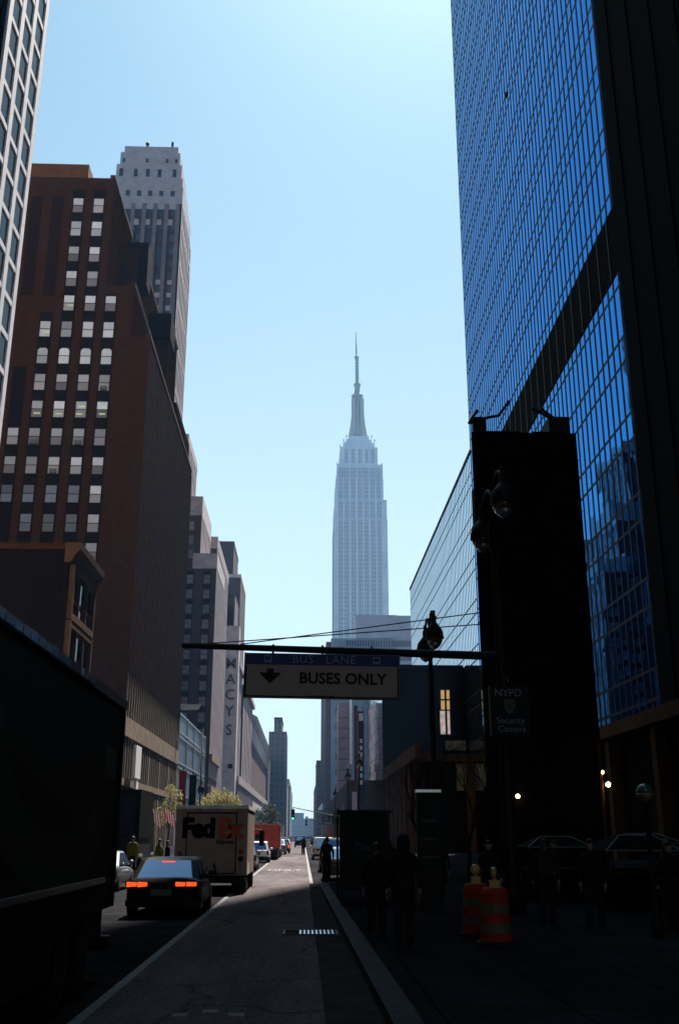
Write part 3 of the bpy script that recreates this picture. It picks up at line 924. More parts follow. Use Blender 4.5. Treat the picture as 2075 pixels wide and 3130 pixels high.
for k in range(22): mq.box(4.8 + 1.5 * k, 5.1 + 1.5 * k, -.8, -.1, 4, 107.6)
mq.build('mullion', M_hazeblue, r6)
r7 = building('pink_building', 'pinkish narrow building with a bright edge, before the blue slab', (14.6, 430, 0))
MB().box(0, 5.6, 0, 30, 0, 55.5).build('wall', mat('pink_stucco', (0.26, 0.16, 0.16), 0.8, 0.2, var=0.2, scale=0.4), r7)
bf = MB()
for k in range(11): bf.box(-.05, 5.7, -.12, 0, 6 + 4.3 * k, 6.3 + 4.3 * k)
bf.build('floor_band', M_purple, r7)
MB().box(4.7, 5.7, -.6, -.1, 30, 70).build('bright_fin', M_white, r7)
r8 = building('low_shop_row', 'row of low brown shopfronts on the far right side', (9.6, 300, 0))
MB().box(0, 14, -80, 220, 0, 13).build('wall', M_brownfascia, r8)
for k in range(12): MB().box(-.9, 0, -70 + 22 * k, -63 + 22 * k, 4 + (k % 3), 6.5 + (k % 3)).build('shop_front_panel', M_black, r8)
MB().prism([(0, 13.6), (-2.6, 13.6), (0, 17)], 'y', 216, 218).build('awning', M_white, r8)
r9 = far('far_office_block', 'brown stepped block far down the right side', 13.0, 40, 730, 800, [(9.4, 40, 0, 51)], M_farL)
r10 = far('far_office_block', 'thin hazy block farthest down the right side', 9.5, 40, 830, 960, [(9.6, 40, 0, 38)], M_farL2)
bs = thing('blade_sign', 'tall dark vertical blade sign with pale cells on the far right side', 'sign', (10.6, 205, 0))
MB().box(-.5, .2, 0, .4, 10, 27).build('mast', M_darkred, bs)
MB().box(.3, 1.5, 0, .4, 8, 25.8).build('panel', M_blackmetal, bs)
cells = MB()
for k in range(7): cells.box(.65, 1.15, -.05, 0, 19.5 - 1.35 * k, 20.3 - 1.35 * k)
cells.box(.5, 1.35, -.05, 0, 23.9, 25.4)
cells.build('light_cells', mat('pale_cell', (0.5, 0.55, 0.55), 0.5, 0.4), bs)
MB().box(-.95, .0, -.25, 0, 0, 10).box(-.75, -.1, -.3, -.25, 0, 8).build('banner', mat('pink_banner', (0.5, 0.36, 0.36), 0.7, 0.3), bs)


# ------------------------------------------------------------------ street objects: materials
M_carblack = mat('black_car_paint', (0.0025, 0.003, 0.004), 0.5, 0.12, coat=0.04, var=0.1)
M_carglass = mat('car_glass', (0.10, 0.18, 0.32), 0.05, 0.9, metal=0.75, var=0.1)
M_taillit = mat('lit_tail_lamp', (0.4, 0.03, 0.01), 0.4, 0.4, emit=(1.0, 0.10, 0.015), estr=0.38, var=0.5, scale=14)
M_tailoff = mat('red_lens', (0.22, 0.012, 0.01), 0.3, 0.5)
M_plate = mat('plate', (0.10, 0.10, 0.08), 0.6, 0.3)
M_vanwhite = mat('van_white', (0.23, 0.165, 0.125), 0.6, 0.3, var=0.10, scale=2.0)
M_logo_p = mat('dark_purple_lettering', (0.006, 0.004, 0.010), 0.9, 0.02)
M_logo_o = mat('orange_lettering', (0.34, 0.045, 0.012), 0.6, 0.3)
M_red = mat('dump_truck_red', (0.30, 0.025, 0.012), 0.5, 0.4, var=0.3, scale=2)
M_orange = mat('safety_orange', (0.26, 0.022, 0.007), 0.6, 0.1, var=0.35, scale=5)
M_band = mat('reflective_band', (0.09, 0.075, 0.05), 0.6, 0.2, var=0.3, scale=6)
M_amber = mat('amber_lens', (0.40, 0.20, 0.06), 0.3, 0.5)
M_signblue = mat('sign_blue', (0.012, 0.02, 0.11), 0.6, 0.3)
M_signwhite = mat('sign_white', (0.30, 0.215, 0.20), 0.7, 0.3, var=0.10, scale=3)
M_signtext = mat('sign_pale_text', (0.20, 0.22, 0.26), 0.6, 0.3)
M_skin = mat('skin', (0.22, 0.12, 0.08), 0.6, 0.3)
M_coat = mat('black_coat', (0.008, 0.008, 0.010), 0.9, 0.1, var=0.3, scale=5)
M_trouser = mat('dark_trousers', (0.010, 0.010, 0.013), 0.9, 0.1, var=0.3, scale=5)
M_hair = mat('dark_hair', (0.008, 0.006, 0.005), 0.6, 0.3)

# ------------------------------------------------------------------ vehicles (rear bumper at y = 0, driving towards +y)
def srect(w, z0, z1, y, n=20, e=0.38, x0=0):
    cz, hz = (z0 + z1) / 2, (z1 - z0) / 2
    out = []
    for i in range(n):
        a = 2 * math.pi * (i + .5) / n
        c, q = math.cos(a), math.sin(a)
        out.append((x0 + w * math.copysign(abs(c) ** e, c), y, cz + hz * math.copysign(abs(q) ** e, q)))
    return out

def wheels(root, ys, W, r=.33, wd=.22):
    for y in ys:
        for sx in (-1, 1):
            x = sx * (W / 2 - wd / 2 - .01)
            t = MB().lathe([(r * .62, -wd / 2), (r * .93, -wd / 2), (r, -wd * .35), (r, wd * .35), (r * .93, wd / 2), (r * .62, wd / 2)], (0, 0, 0), 20, 0, 'x').build('wheel', M_rubber, root, loc=(x, y, r))
            MB().lathe([(.03, -wd * .42), (r * .6, -wd * .40), (r * .62, -wd * .5), (r * .62, wd * .5), (r * .6, wd * .40), (.03, wd * .42)], (0, 0, 0), 16, 0, 'x').build('rim', M_chrome, t)

def lerp(a, b, t): return tuple(p + (q - p) * t for p, q in zip(a, b))
def car(name, label, cat, loc, L, W, H, paint, style='sedan', group=None, lit=False, rz=0):
    root = thing(name, label, cat, loc, rz, group)
    h = W / 2
    if style == 'sedan':
        belt = H * .64
        st = [(0, .86, .34, .70 * 1.0), (.08, .93, .30, belt * 1.04), (.5, .985, .25, belt * 1.06), (1.2, 1, .22, belt * 1.03), (L * .55, 1, .2, belt), (L - 1.2, .98, .22, belt * .93), (L - .3, .93, .25, belt * .8), (L, .8, .34, belt * .68)]
        cab = (.62, 1.45, L * .56, L * .72)
    elif style == 'suv':
        belt = H * .60
        st = [(0, .9, .38, belt * .98), (.06, .96, .34, belt), (.5, 1, .28, belt), (L * .5, 1, .26, belt), (L - 1.1, .98, .28, belt * .96), (L - .2, .93, .32, belt * .86), (L, .82, .4, belt * .7)]
        cab = (.10, .42, L * .6, L * .76)
    else:
        belt = H * .55
        st = [(0, .93, .36, belt), (.05, .97, .33, belt), (.5, 1, .28, belt), (L * .6, 1, .26, belt), (L - .8, .97, .28, belt * .9), (L - .1, .9, .34, belt * .7), (L, .8, .4, belt * .6)]
        cab = (.02, .12, L * .66, L * .84)
    b = MB()
    b.rings([srect(h * k, z0, z1, y) for y, k, z0, z1 in st])
    body = b.build('body', paint, root)
    zb = belt - .02
    wb, wr = h * .93, h * .74
    yb, yr, fr, fb = cab
    def lev(t):
        k = lambda a, c: a + (c - a) * t
        return k(wb, wr), k(yb, yr), k(fb, fr), zb + (H - zb) * t
    c = MB()
    rs = []
    for t, sh in ((0, 0), (.5, 0.015), (.86, .02), (.97, -.02), (1.0, -.10)):
        ww, y0, y1, z = lev(min(t, 1))
        ww += sh; y0 -= sh; y1 += sh
        rr = .12
        rs.append([(-ww, y0 + rr, z), (-ww + rr, y0, z), (ww - rr, y0, z), (ww, y0 + rr, z), (ww, y1 - rr, z), (ww - rr, y1, z), (-ww + rr, y1, z), (-ww, y1 - rr, z)])
    c.rings(rs, smooth=False)
    c.build('roof', paint, root)
    def pane(nm, pts):
        m = MB(); m.add(pts, [tuple(range(len(pts)))]); m.build(nm, M_carglass, root)
    a0, r0, f0, z0 = lev(.10); a1, r1, f1, z1 = lev(.86)
    o = .028
    pane('rear_window', [(-a0 + .16, r0 - o, z0), (a0 - .16, r0 - o, z0), (a1 - .14, r1 - o - .01, z1), (-a1 + .14, r1 - o - .01, z1)])
    pane('windscreen', [(-a0 + .16, f0 + o, z0), (a0 - .16, f0 + o, z0), (a1 - .14, f1 + o, z1), (-a1 + .14, f1 + o, z1)])
    for sx in (-1, 1):
        for q0, q1 in ((.06, .47), (.53, .93)):
            pane('side_window', [(sx * (a0 + o), r0 + (f0 - r0) * q0 + .08, z0), (sx * (a0 + o), r0 + (f0 - r0) * q1 - .05, z0), (sx * (a1 + o), r1 + (f1 - r1) * q1 - .02, z1), (sx * (a1 + o), r1 + (f1 - r1) * q0 + .02, z1)])
    tm = M_taillit if lit else M_tailoff
    zt = belt * .90 if style == 'sedan' else belt * .88
    for sx in (-1, 1):
        m = MB()
        if style == 'sedan':
            for (p, q) in ((.93, .66), (.63, .38)):
                xs = sorted((sx * h * p, sx * h * q))
                m.prism([(xs[0], zt - .055 - (.02 if abs(xs[0]) > abs(xs[1]) else 0)), (xs[1], zt - .055), (xs[1], zt + .035), (xs[0], zt + .045)], 'y', .0 if p > .9 else -.04, .14)
        else:
            xs = sorted((sx * h * .95, sx * h * .78))
            m.box(xs[0], xs[1], -.02, .12, zt - .22, zt + .08)
        m.build('tail_light', tm, root)
    if lit:
        MB().box(-.17, .17, yr - .22, yr - .12, H - .13, H - .095).build('brake_light', mat('lit_brake_lamp', (.5, .02, .02), .4, .4, emit=(1, .04, .04), estr=1.0), root)
    MB().box(-.26, .26, -.025, .06, belt * .60, belt * .60 + .15).build('licence_plate', M_plate, root)
    MB().rings([srect(h * .93, .27, .46, -.05), srect(h * .97, .26, .48, .12)]).build('bumper', M_blackmetal if style != 'sedan' else paint, root)
    for sx in (-1, 1):
        MB().ball((sx * (h + .07), fb - .55, belt + .08), .1, 0, 1, .7, .8).build('wing_mirror', paint, root)
    wheels(root, (.85, L - .9), W, .33 if style == 'sedan' else .36)
    return root

car('sedan', 'black sedan with glowing orange tail lights, stopped behind the parcel van', 'car', (-3.52, 26.7, 0), 4.7, 1.86, 1.42, M_carblack, 'sedan', lit=True)
M_white2 = mat('white_car_paint', (0.6, 0.6, 0.62), 0.3, 0.5, coat=0.5, var=0.05)
M_grey2 = mat('grey_car_paint', (0.09, 0.09, 0.10), 0.3, 0.5, coat=0.5, var=0.1)
M_dkblue2 = mat('dark_car_paint', (0.02, 0.02, 0.028), 0.3, 0.5, coat=0.5, var=0.1)
M_dkred2 = mat('maroon_car_paint', (0.10, 0.012, 0.012), 0.3, 0.5, coat=0.5, var=0.1)
GQ = 'cars queueing in the left lane'
car('parked_car', 'grey car seen in a sliver between the big truck and the black sedan', 'car', (-7.6, 38.5, 0), 4.5, 1.8, 1.4, M_grey2, 'sedan')
car('queued_car', 'dark car directly ahead of the parcel van, mostly hidden by it', 'car', (-3.55, 60.5, 0), 4.4, 1.8, 1.42, M_dkblue2, 'sedan', GQ)
car('queued_car', 'white crossover car beside the red dump truck', 'car', (-3.35, 77, 0), 4.4, 1.85, 1.5, M_white2, 'suv', GQ)
car('queued_car', 'dark maroon car just past the red dump truck', 'car', (-2.95, 101, 0), 4.4, 1.8, 1.45, M_dkred2, 'suv', GQ)
car('queued_car', 'grey car behind the one with a red glowing lamp', 'car', (-2.6, 108, 0), 4.4, 1.8, 1.5, M_grey2, 'sedan', GQ)
car('queued_car', 'dark car with a red tail lamp glowing in the sunlit queue', 'car', (-2.3, 115.5, 0), 4.4, 1.8, 1.5, M_dkred2, 'suv', GQ, lit=True)
car('queued_car', 'pale car in the sunlit far part of the left queue', 'car', (-2.4, 128, 0), 4.4, 1.8, 1.45, M_white2, 'sedan', GQ)
car('queued_car', 'black car farthest ahead in the left lane', 'car', (-3.0, 152, 0), 4.5, 1.85, 1.6, M_carblack, 'suv', GQ)
car('queued_car', 'dark van standing across the far end of the bus lane', 'car', (-.4, 168, 0), 4.6, 1.9, 1.8, M_carblack, 'van', GQ)
car('queued_car', 'grey car at the far crossing, left of the dark van', 'car', (-3.3, 182, 0), 4.5, 1.85, 1.5, M_grey2, 'suv', GQ)
car('queued_car', 'dark car at the far crossing, right of the dark van', 'car', (2.2, 176, 0), 4.5, 1.85, 1.6, M_carblack, 'suv', GQ)
GP = 'cars parked along the right kerb'
car('parked_car', 'white van parked on the right beside the lane line', 'van', (1.75, 86, 0), 4.9, 2.0, 1.75, mat('dusty_white_paint', (0.30, 0.28, 0.28), 0.4, 0.4), 'van', GP)
car('parked_car', 'black tall sport utility car parked behind the white van', 'car', (1.95, 58, 0), 4.8, 2.0, 1.8, M_carblack, 'suv', GP)
car('parked_car', 'dark sedan parked nearest on the right, at the end of the kerb bulb', 'car', (1.86, 46.8, 0), 4.6, 1.85, 1.45, M_dkblue2, 'sedan', GP)
car('parked_car', 'dark car parked beyond the white van on the right', 'car', (2.3, 100, 0), 4.6, 1.85, 1.6, M_carblack, 'suv', GP)

# parcel van
fx = thing('parcel_van', 'white parcel delivery van with big two-colour lettering on its rear door', 'van', (-3.25, 37.4, 0))
b = MB()
b.rings([[(x, y, z) for x, z in ((-1.28, .62), (-1.28, 2.84), (-1.2, 2.94), (1.2, 2.94), (1.28, 2.84), (1.28, .62))] for y in (0, 5.2)], smooth=False)
b.rings([[(x, y, z) for x, z in ((-1.2, .55), (-1.2, zt), (1.2, zt), (1.2, .55))] for y, zt in ((5.2, 2.7), (5.9, 2.5), (6.3, 1.55), (6.9, 1.3))], smooth=False)
body = b.build('body', M_vanwhite, fx)
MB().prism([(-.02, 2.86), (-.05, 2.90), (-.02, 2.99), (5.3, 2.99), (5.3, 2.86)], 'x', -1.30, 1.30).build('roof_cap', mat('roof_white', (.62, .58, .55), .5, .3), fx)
fr = MB()
fr.box(-.87, .87, -.022, -.002, 2.70, 2.75).box(-.90, -.855, -.022, -.002, .70, 2.75).box(.855, .90, -.022, -.002, .70, 2.75).box(-.87, .87, -.022, -.002, .66, .71)
fr.build('door_frame', M_blackmetal, fx)
dr = MB()
dr.box(-.855, .855, -.012, .0, .71, 2.70)
rd = dr.build('roller_door', mat('door_white', (0.21, 0.15, 0.115), 0.6, 0.2, var=0.15, scale=2), fx)
text('Fed', .90, M_logo_p, fx, (-.46, -.028, 2.18), 'lettering', bold=.05, spacing=.88, ext=.003, sx=.98)
text('Ex', .90, M_logo_o, fx, (.66, -.028, 2.18), 'lettering', bold=.05, spacing=.88, ext=.003, sx=1.0)
text('Express', .2, M_logo_p, fx, (.5, -.028, 1.74), 'lettering', bold=.004, ext=.003)
em = MB()
for q in range(4):
    a = q * math.pi / 2
    for (r0, wd) in ((.27, .045), (.12, .04)):
        p = [(math.cos(a + t) * rr, math.sin(a + t) * rr) for t, rr in ((.08, r0), (math.pi / 2 - .08, r0), (math.pi / 2 - .08, r0 - wd), (.08, r0 - wd))]
        em.prism([(-.43 + x, 1.42 + z) for x, z in p], 'y', -.020, -.013)
em.build('emblem', mat('faint_grey_mark', (0.22, 0.19, 0.16), 0.6, 0.3), fx)
for x in (-1.08, -.55, -.18, .1, .85):
    MB().box(x, x + .2, -.075, -.045, 2.79, 2.85).build('marker_light', M_tailoff, fx)
for x, z in ((-1.08, 1.35), (1.06, 1.42)):
    MB().lathe([(.0, -.03), (.085, -.03), (.085, 0)], (x, 0, z), 14, 0, 'y').build('tail_light', M_tailoff, fx)
MB().lathe([(.0, -.03), (.095, -.03), (.095, 0)], (1.06, 0, 1.17), 14, 0, 'y').build('reverse_light', M_blackmetal, fx)
MB().box(1.02, 1.1, -.03, 0, .86, 1.0).build('side_reflector', M_tailoff, fx)
MB().box(-1.26, 1.26, -.30, .05, .40, .52).box(-1.1, -1.0, -.1, .1, .3, .6).box(1.0, 1.1, -.1, .1, .3, .6).build('bumper', M_blackmetal, fx)
MB().tube((.12, -.04, 1.02), (.26, -.06, .55), .035, .03, 8).box(-.7, -.1, -.035, -.01, .80, .90).build('door_handle', M_blackmetal, fx)
MB().box(-1.0, 1.0, .3, 6.2, .35, .6).build('chassis', M_blackmetal, fx)
sd_ = MB()  # sunlit lower side, painted as a brighter white patch
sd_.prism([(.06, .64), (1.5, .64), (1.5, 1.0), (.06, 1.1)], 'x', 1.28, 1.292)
sd_.build('painted_sun_patch', mat('sunlit_side_white', (.6, .57, .55), .5, .3), fx)
for sx in (-1, 1):
    MB().tube((sx * 1.2, 5.9, 2.2), (sx * 1.55, 6.0, 2.15), .025).box(sx * 1.55 - .1, sx * 1.55 + .1, 5.95, 6.1, 1.55, 2.15).build('wing_mirror', M_blackmetal, fx)
for sx in (-1, 1): MB().box(sx * .95 - .22, sx * .95 + .22, .52, .56, .14, .5).build('mud_flap', M_rubber, fx)
wheels(fx, (1.2, 5.6), 2.5, .42, .36)

# red dump truck
rt = thing('dump_truck', 'red high-sided dump truck in the left lane beyond the parcel van', 'truck', (-3.25, 86, 0))
b = MB()
b.box(-1.22, 1.22, 0, 5.6, .95, 2.72)
for x in (-1.25, -.62, 0, .57, 1.17): b.box(x, x + .08, -.07, 0, .95, 2.72)
for y in (.9, 1.8, 2.7, 3.6, 4.5): b.box(1.22, 1.30, y, y + .1, .95, 2.72)
b.build('tipper_body', M_red, rt)
MB().box(-1.3, 1.3, -.1, 5.7, 2.72, 2.82).build('top_rail', mat('rust_orange', (.35, .08, .03), .5, .4), rt)
MB().box(-1.1, 1.1, 5.8, 7.6, .8, 2.6).box(-1.1, 1.1, 7.6, 8.4, .8, 1.6).build('cab', M_red, rt)
MB().box(-1.1, 1.1, .1, 8, .5, .95).box(-1.15, 1.15, .0, .1, .3, .95).build('chassis', M_blackmetal, rt)
for sx in (-1, 1): MB().box(sx * .95 - .1, sx * .95 + .1, -.12, 0, .78, .92).build('tail_light', M_tailoff, rt)
MB().tube((-.5, -.1, 1.6), (-.5, -.1, 2.0), .16, .16, 10).build('tailgate_latch', M_blackmetal, rt)
wheels(rt, (1.0, 2.3, 6.8), 2.45, .5, .4)

# pale box van beyond it and a pale lorry far ahead
for nm, label, loc, W_, H_, L_, m_ in (('box_van', 'small white box van just beyond the red dump truck', (-2.95, 95, 0), 1.9, 2.1, 5, M_white2),
                                   ('box_lorry', 'pale box lorry far ahead above the queue of cars', (-5.0, 200, 0), 2.5, 3.6, 8, mat('lorry_grey', (.34, .33, .33), .6, .3)),
                                   ('box_lorry', 'dark red-marked lorry at the far crossing on the right', (5.4, 215, 0), 3.0, 3.8, 8, M_dkred2)):
    t = thing(nm, label, 'truck', loc)
    MB().box(-W_ / 2, W_ / 2, 0, L_ * .7, .7, H_).box(-W_ / 2 - .04, W_ / 2 + .04, -.03, L_ * .7, H_, H_ + .06).build('cargo_box', m_, t)
    MB().prism([(L_ * .7, .6), (L_ * .7, H_ * .86), (L_ * .86, H_ * .82), (L_ * .95, 1.3), (L_, 1.2), (L_, .6)], 'x', -W_ / 2 + .1, W_ / 2 - .1).build('cab', m_, t)
    MB().box(-W_ / 2 + .1, W_ / 2 - .1, .1, L_ * .9, .4, .7).build('chassis', M_blackmetal, t)
    for sx in (-1, 1): MB().box(sx * W_ * .43 - .08, sx * W_ * .43 + .08, -.04, 0, .75, 1.0).build('tail_light', M_tailoff, t)
    wheels(t, (1.0, L_ * .85), W_, .4, .25)

# big dark truck filling the left foreground
tk = thing('cargo_truck', 'huge dark box truck with a faint green curve on its side, left foreground', 'truck', (-2.78, 15.75, 0))
TL = 11.0
M_truck = mat('truck_black_green', (0.0045, 0.0055, 0.0045), 0.65, 0.15, var=0.3)
MB().box(-2.4, 0, -TL, 0, 1.0, 3.86).build('cargo_box', M_truck, tk)
rr = MB()
rr.rings([[(x, y, z) for x, z in ((-2.42, 3.84), (-2.42, 3.98), (-2.3, 4.04), (-.1, 4.04), (.03, 3.97), (.03, 3.84))] for y in (-TL - .02, .03)], smooth=False)
rr.build('roof_rail', mat('dark_green_rail', (0.01, 0.02, 0.016), 0.35, 0.5), tk)
fl_ = MB()  # sky's reflection along the top rail, put into blue coloured strips
for k in range(28):
    y = -TL + .15 + k * .30
    hh = .035 + .02 * random.random()
    fl_.box(.03, .042, y, y + .26, 3.86, 3.86 + hh * 2)
fl_.build('painted_sky_reflection', mat('sky_reflection_blue', (0.10, 0.22, 0.40), 0.25, 0.5, metal=.6), tk)
MB().box(-.02, .06, -3.35, -3.05, 3.86, 3.95).build('marker_light', M_white, tk)
cv = MB()
pts_o = []; pts_i = []
for k in range(15):
    a = math.pi * (1.02 + .72 * k / 14)
    pts_o.append((-3.6 + 4.0 * math.cos(a) * .85, 3.1 + 1.75 * math.sin(a)))
    pts_i.append((-3.6 + 3.2 * math.cos(a) * .85, 3.25 + 1.25 * math.sin(a)))
for k in range(14):
    cv.quad((.004, *pts_o[k]), (.004, *pts_o[k + 1]), (.004, *pts_i[k + 1]), (.004, *pts_i[k]))
cv.build('green_curve', mat('deep_green_print', (0.004, 0.016, 0.006), 0.6, 0.2), tk)
for k in range(9): pass
sm = MB()
for k in range(7): sm.box(.0, .006, -1.25 + .12 * k, -1.20 + .12 * k, 2.75, 3.2)
sm.build('side_vent', MATS['dark_green_rail'], tk)
MB().box(-.02, .05, -TL, -.9, 1.36, 1.43).build('rub_rail', M_chrome, tk)
MB().box(-2.4, .02, -.05, .04, 1.0, 3.9).build('rear_frame', M_blackmetal, tk)
MB().box(-2.3, -.1, -TL, -.2, .55, 1.0).build('chassis', M_blackmetal, tk)
MB().box(-.12, -.06, -TL + 3.2, -3.2, .45, 1.0).build('side_skirt', M_truck, tk)
MB().box(-2.35, 0, -.1, .12, .42, .6).build('bumper', M_blackmetal, tk)
for y in (-1.7, -2.9, -TL + 1.4):
    for x in (-2.2, -.2):
        t_ = MB().lathe([(.3, -.14), (.46, -.14), (.5, -.09), (.5, .09), (.46, .14), (.3, .14)], (0, 0, 0), 20, 0, 'x').build('wheel', M_rubber, tk, loc=(x, y, .5))
        MB().lathe([(.05, -.1), (.28, -.12), (.3, -.145), (.3, .145), (.28, .12), (.05, .1)], (0, 0, 0), 16, 0, 'x').build('rim', M_blackmetal, t_)

# ------------------------------------------------------------------ gantry with the bus lane sign
GY = 26.2
gp = thing('gantry', 'black mast arm gantry reaching over the bus lane, stayed by two thin wires', 'gantry', (5.2, GY, .146))
o = (5.2, GY, .146)
MB().lathe([(.34, 0), (.34, .5), (.24, .7), (.18, 1.0), (.15, 6), (.12, 10.1), (.05, 10.3)], (0, 0, 0), 14).build('pole', M_blackmetal, gp)
MB().tube((5.2, GY, 6.50), (-3.24, GY, 6.74), .115, .075, 10).build('mast_arm', mat('arm_blue_black', (.004, .008, .016), .6, .15), gp, org=o, loc=(0, 0, 0))
for a, b_ in (((5.2, GY, 7.75), (-1.7, GY, 6.78)), ((5.2, GY, 7.40), (-2.6, GY, 6.79))):
    MB().tube(a, b_, .016, .016, 6).build('stay_wire', M_blackmetal, gp, org=o, loc=(0, 0, 0))
sg = thing('bus_lane_sign', 'wide overhead sign with a blue top band and a black arrow, hung from the gantry', 'sign', (.455, GY - .16, 5.93))
sg.rotation_euler = (0, R(.75), 0)
W2, H2 = 2.02, .575
MB().box(-W2, W2, 0, .05, -H2, H2).build('panel', M_signwhite, sg)
MB().box(-W2 + .012, W2 - .012, -.006, -.001, .275, H2 - .015).build('blue_band', M_signblue, sg)
bd = MB()
bd.box(-W2 + .01, W2 - .01, -.005, -.001, -H2 + .01, -H2 + .045).box(-W2 + .01, -W2 + .055, -.005, -.001, -H2 + .045, .25).box(W2 - .055, W2 - .01, -.005, -.001, -H2 + .045, .25)
bd.box(-.32, .32, -.008, -.006, -H2 + .05, -H2 + .062)
bd.build('border', M_blackmetal, sg)
ed = MB()
ed.box(W2, W2 + .02, -.01, .06, -H2 - .02, H2 + .02).box(-W2 - .02, W2 + .02, -.01, .06, -H2 - .02, -H2).box(-W2 - .02, -W2, -.01, .06, -H2 - .02, H2 + .02)
ed.build('edge_frame', mat('brown_edge', (.06, .045, .03), .6, .3), sg)
MB().prism([(-1.44, .17), (-1.26, .17), (-1.26, .065), (-1.07, .065), (-1.08, .04), (-1.35, -.22), (-1.62, .04), (-1.63, .065), (-1.44, .065)], 'y', -.008, -.001).build('arrow', M_blackmetal, sg)
text('BUSES ONLY', .395, M_blackmetal, sg, (.54, -.004, -.075), 'lettering', bold=.012, spacing=1.02, ext=.003)
text('BUS   LANE', .30, M_signtext, sg, (.04, -.009, .42), 'lettering', spacing=1.12, ext=.002, bold=-.002)
for x in (-1.42, 1.42):
    ic = MB()
    ic.box(x - .095, x + .095, -.010, -.0065, .49, .515).box(x - .095, x - .075, -.010, -.0065, .36, .49).box(x + .075, x + .095, -.010, -.0065, .36, .49)
    ic.box(x - .095, x + .095, -.010, -.0065, .345, .39).box(x - .085, x - .05, -.010, -.0065, .32, .345).box(x + .05, x + .085, -.010, -.0065, .32, .345)
    ic.build('bus_pictogram', M_signtext, sg)
for x in (-1.3, 0, 1.3): MB().box(x - .03, x + .03, .06, .12, .3, .82).build('bracket', M_blackmetal, sg)

nb = thing('camera_box', 'black security camera box with white lettering and a small shield, on the gantry pole', 'sign box', (5.28, GY - .45, 5.0))
MB().box(-.50, .50, 0, .28, -.62, .66).box(-.15, .15, .28, .4, -.3, .3).build('case', M_blackmetal, nb)
M_faint = mat('faint_white_lettering', (0.17, 0.19, 0.19), 0.8, 0.1)
text('NYPD', .27, M_faint, nb, (-.03, -.004, .47), 'lettering', ext=.002)
text('Security', .225, M_faint, nb, (.0, -.004, -.23), 'lettering', ext=.002)
text('Camera', .225, M_faint, nb, (.02, -.004, -.44), 'lettering', ext=.002)
MB().prism([(-.14, .30), (0, .33), (.14, .30), (.15, .12), (.08, -.02), (0, -.07), (-.08, -.02), (-.15, .12)], 'y', -.006, -.001).build('shield_emblem', mat('shield_green', (.03, .06, .04), .6, .3), nb)
MB().lathe([(.0, -.009), (.06, -.009), (.06, -.006)], (0, 0, .14), 10, 0, 'y').build('shield_centre', mat('shield_red', (.10, .02, .03), .6, .3), nb)
MB().ball((0, .1, .78), .12).tube((0, .1, .66), (0, .1, .78), .04).build('camera_dome', M_darkglass, nb)

# ------------------------------------------------------------------ twin teardrop street lamps
def lamp_head(root, x, y, z, r=.34):
    k = r / .34
    MB().lathe([(p * k, q * k) for p, q in ((.05, .95), (.07, .90), (.05, .80), (.09, .72), (.09, .50), (.14, .44), (.20, .36), (.30, .22), (.335, .05), (.34, -.02), (.36, -.06), (.35, -.10), (.30, -.10))], (x, y, z), 18).build('lamp_hood', M_blackmetal, root)
    ln = MB()
    ln.lathe([(p * k, q * k) for p, q in ((.30, -.09), (.295, -.16), (.25, -.28))], (x, y, z), 18, 0)
    ln.lathe([(p * k, q * k) for p, q in ((.25, -.28), (.19, -.38), (.10, -.46), (.02, -.50))], (x, y, z), 18, 1)
    ln.ball((x, y - .06 * k, z - .29 * k), .13 * k, 2, .9, 1.5, .85)
    ln.build('lamp_lens', [mat('brown_glass', (.07, .035, .012), .2, .5), mat('grey_glass', (.07, .085, .10), .15, .6), mat('lamp_bulb', (.5, .44, .48), .5, .3)], root)
def arm_pts(y0, y1, z, n=8):
    return [(0, y0 + (y1 - y0) * (1 - math.cos(math.pi * k / n / 1)) / 2, z - .55 + .75 * math.sin(math.pi * k / n)) for k in range(n + 1)]
def twin_lamp(label, x, y, z, own_pole=True, d1=1.55, d2=1.75):
    t = thing('street_lamp', label, 'street lamp', (x, y, .146), 0, 'twin teardrop street lamps')
    z = z - .146
    if own_pole:
        MB().lathe([(.26, 0), (.26, .6), (.2, .8), (.13, 1.2), (.10, z * .6), (.08, z - .2), (.10, z + .05), (.05, z + .3)], (0, 0, 0), 12).build('pole', M_blackmetal, t)
    else:
        MB().lathe([(.16, z - .9), (.16, z - .3), (.09, z - .1), (.07, z + .5), (.1, z + .6), (.02, z + .8)], (0, 0, 0), 12).build('collar', M_blackmetal, t)
    for d_ in (-d1, d2):
        m_ = MB(); m_.path(arm_pts(0, d_, z + .85), .05, 8); m_.build('lamp_arm', M_blackmetal, t)
        lamp_head(t, 0, d_, z)
    return t
twin_lamp('nearest twin teardrop lamp, on the gantry pole before the black tower', 5.17, GY, 10.35, False)
tl2 = twin_lamp('twin teardrop lamp rising just above the right part of the gantry arm', 4.72, 37.2, 8.9, True, 1.3, 1.5)
copy_tree(tl2, (5.6, 104, .146), 'twin teardrop lamp far down the right pavement, nearest of the distant ones')
copy_tree(tl2, (5.5, 128, .146), 'twin teardrop lamp far down the right pavement, second of the distant ones')
copy_tree(tl2, (5.7, 185, .146), 'twin teardrop lamp far down the right pavement, farthest of the distant ones')
lp = thing('lamp_post', 'tall thin dark lamp post against the blue glass hall', 'street lamp', (-12.1, 122, .146))
MB().lathe([(.2, 0), (.2, 1), (.1, 1.4), (.09, 14)], (0, 0, 0), 10).build('pole', M_blackmetal, lp)
lamp_head(lp, .1, -.2, 6.8, .42)

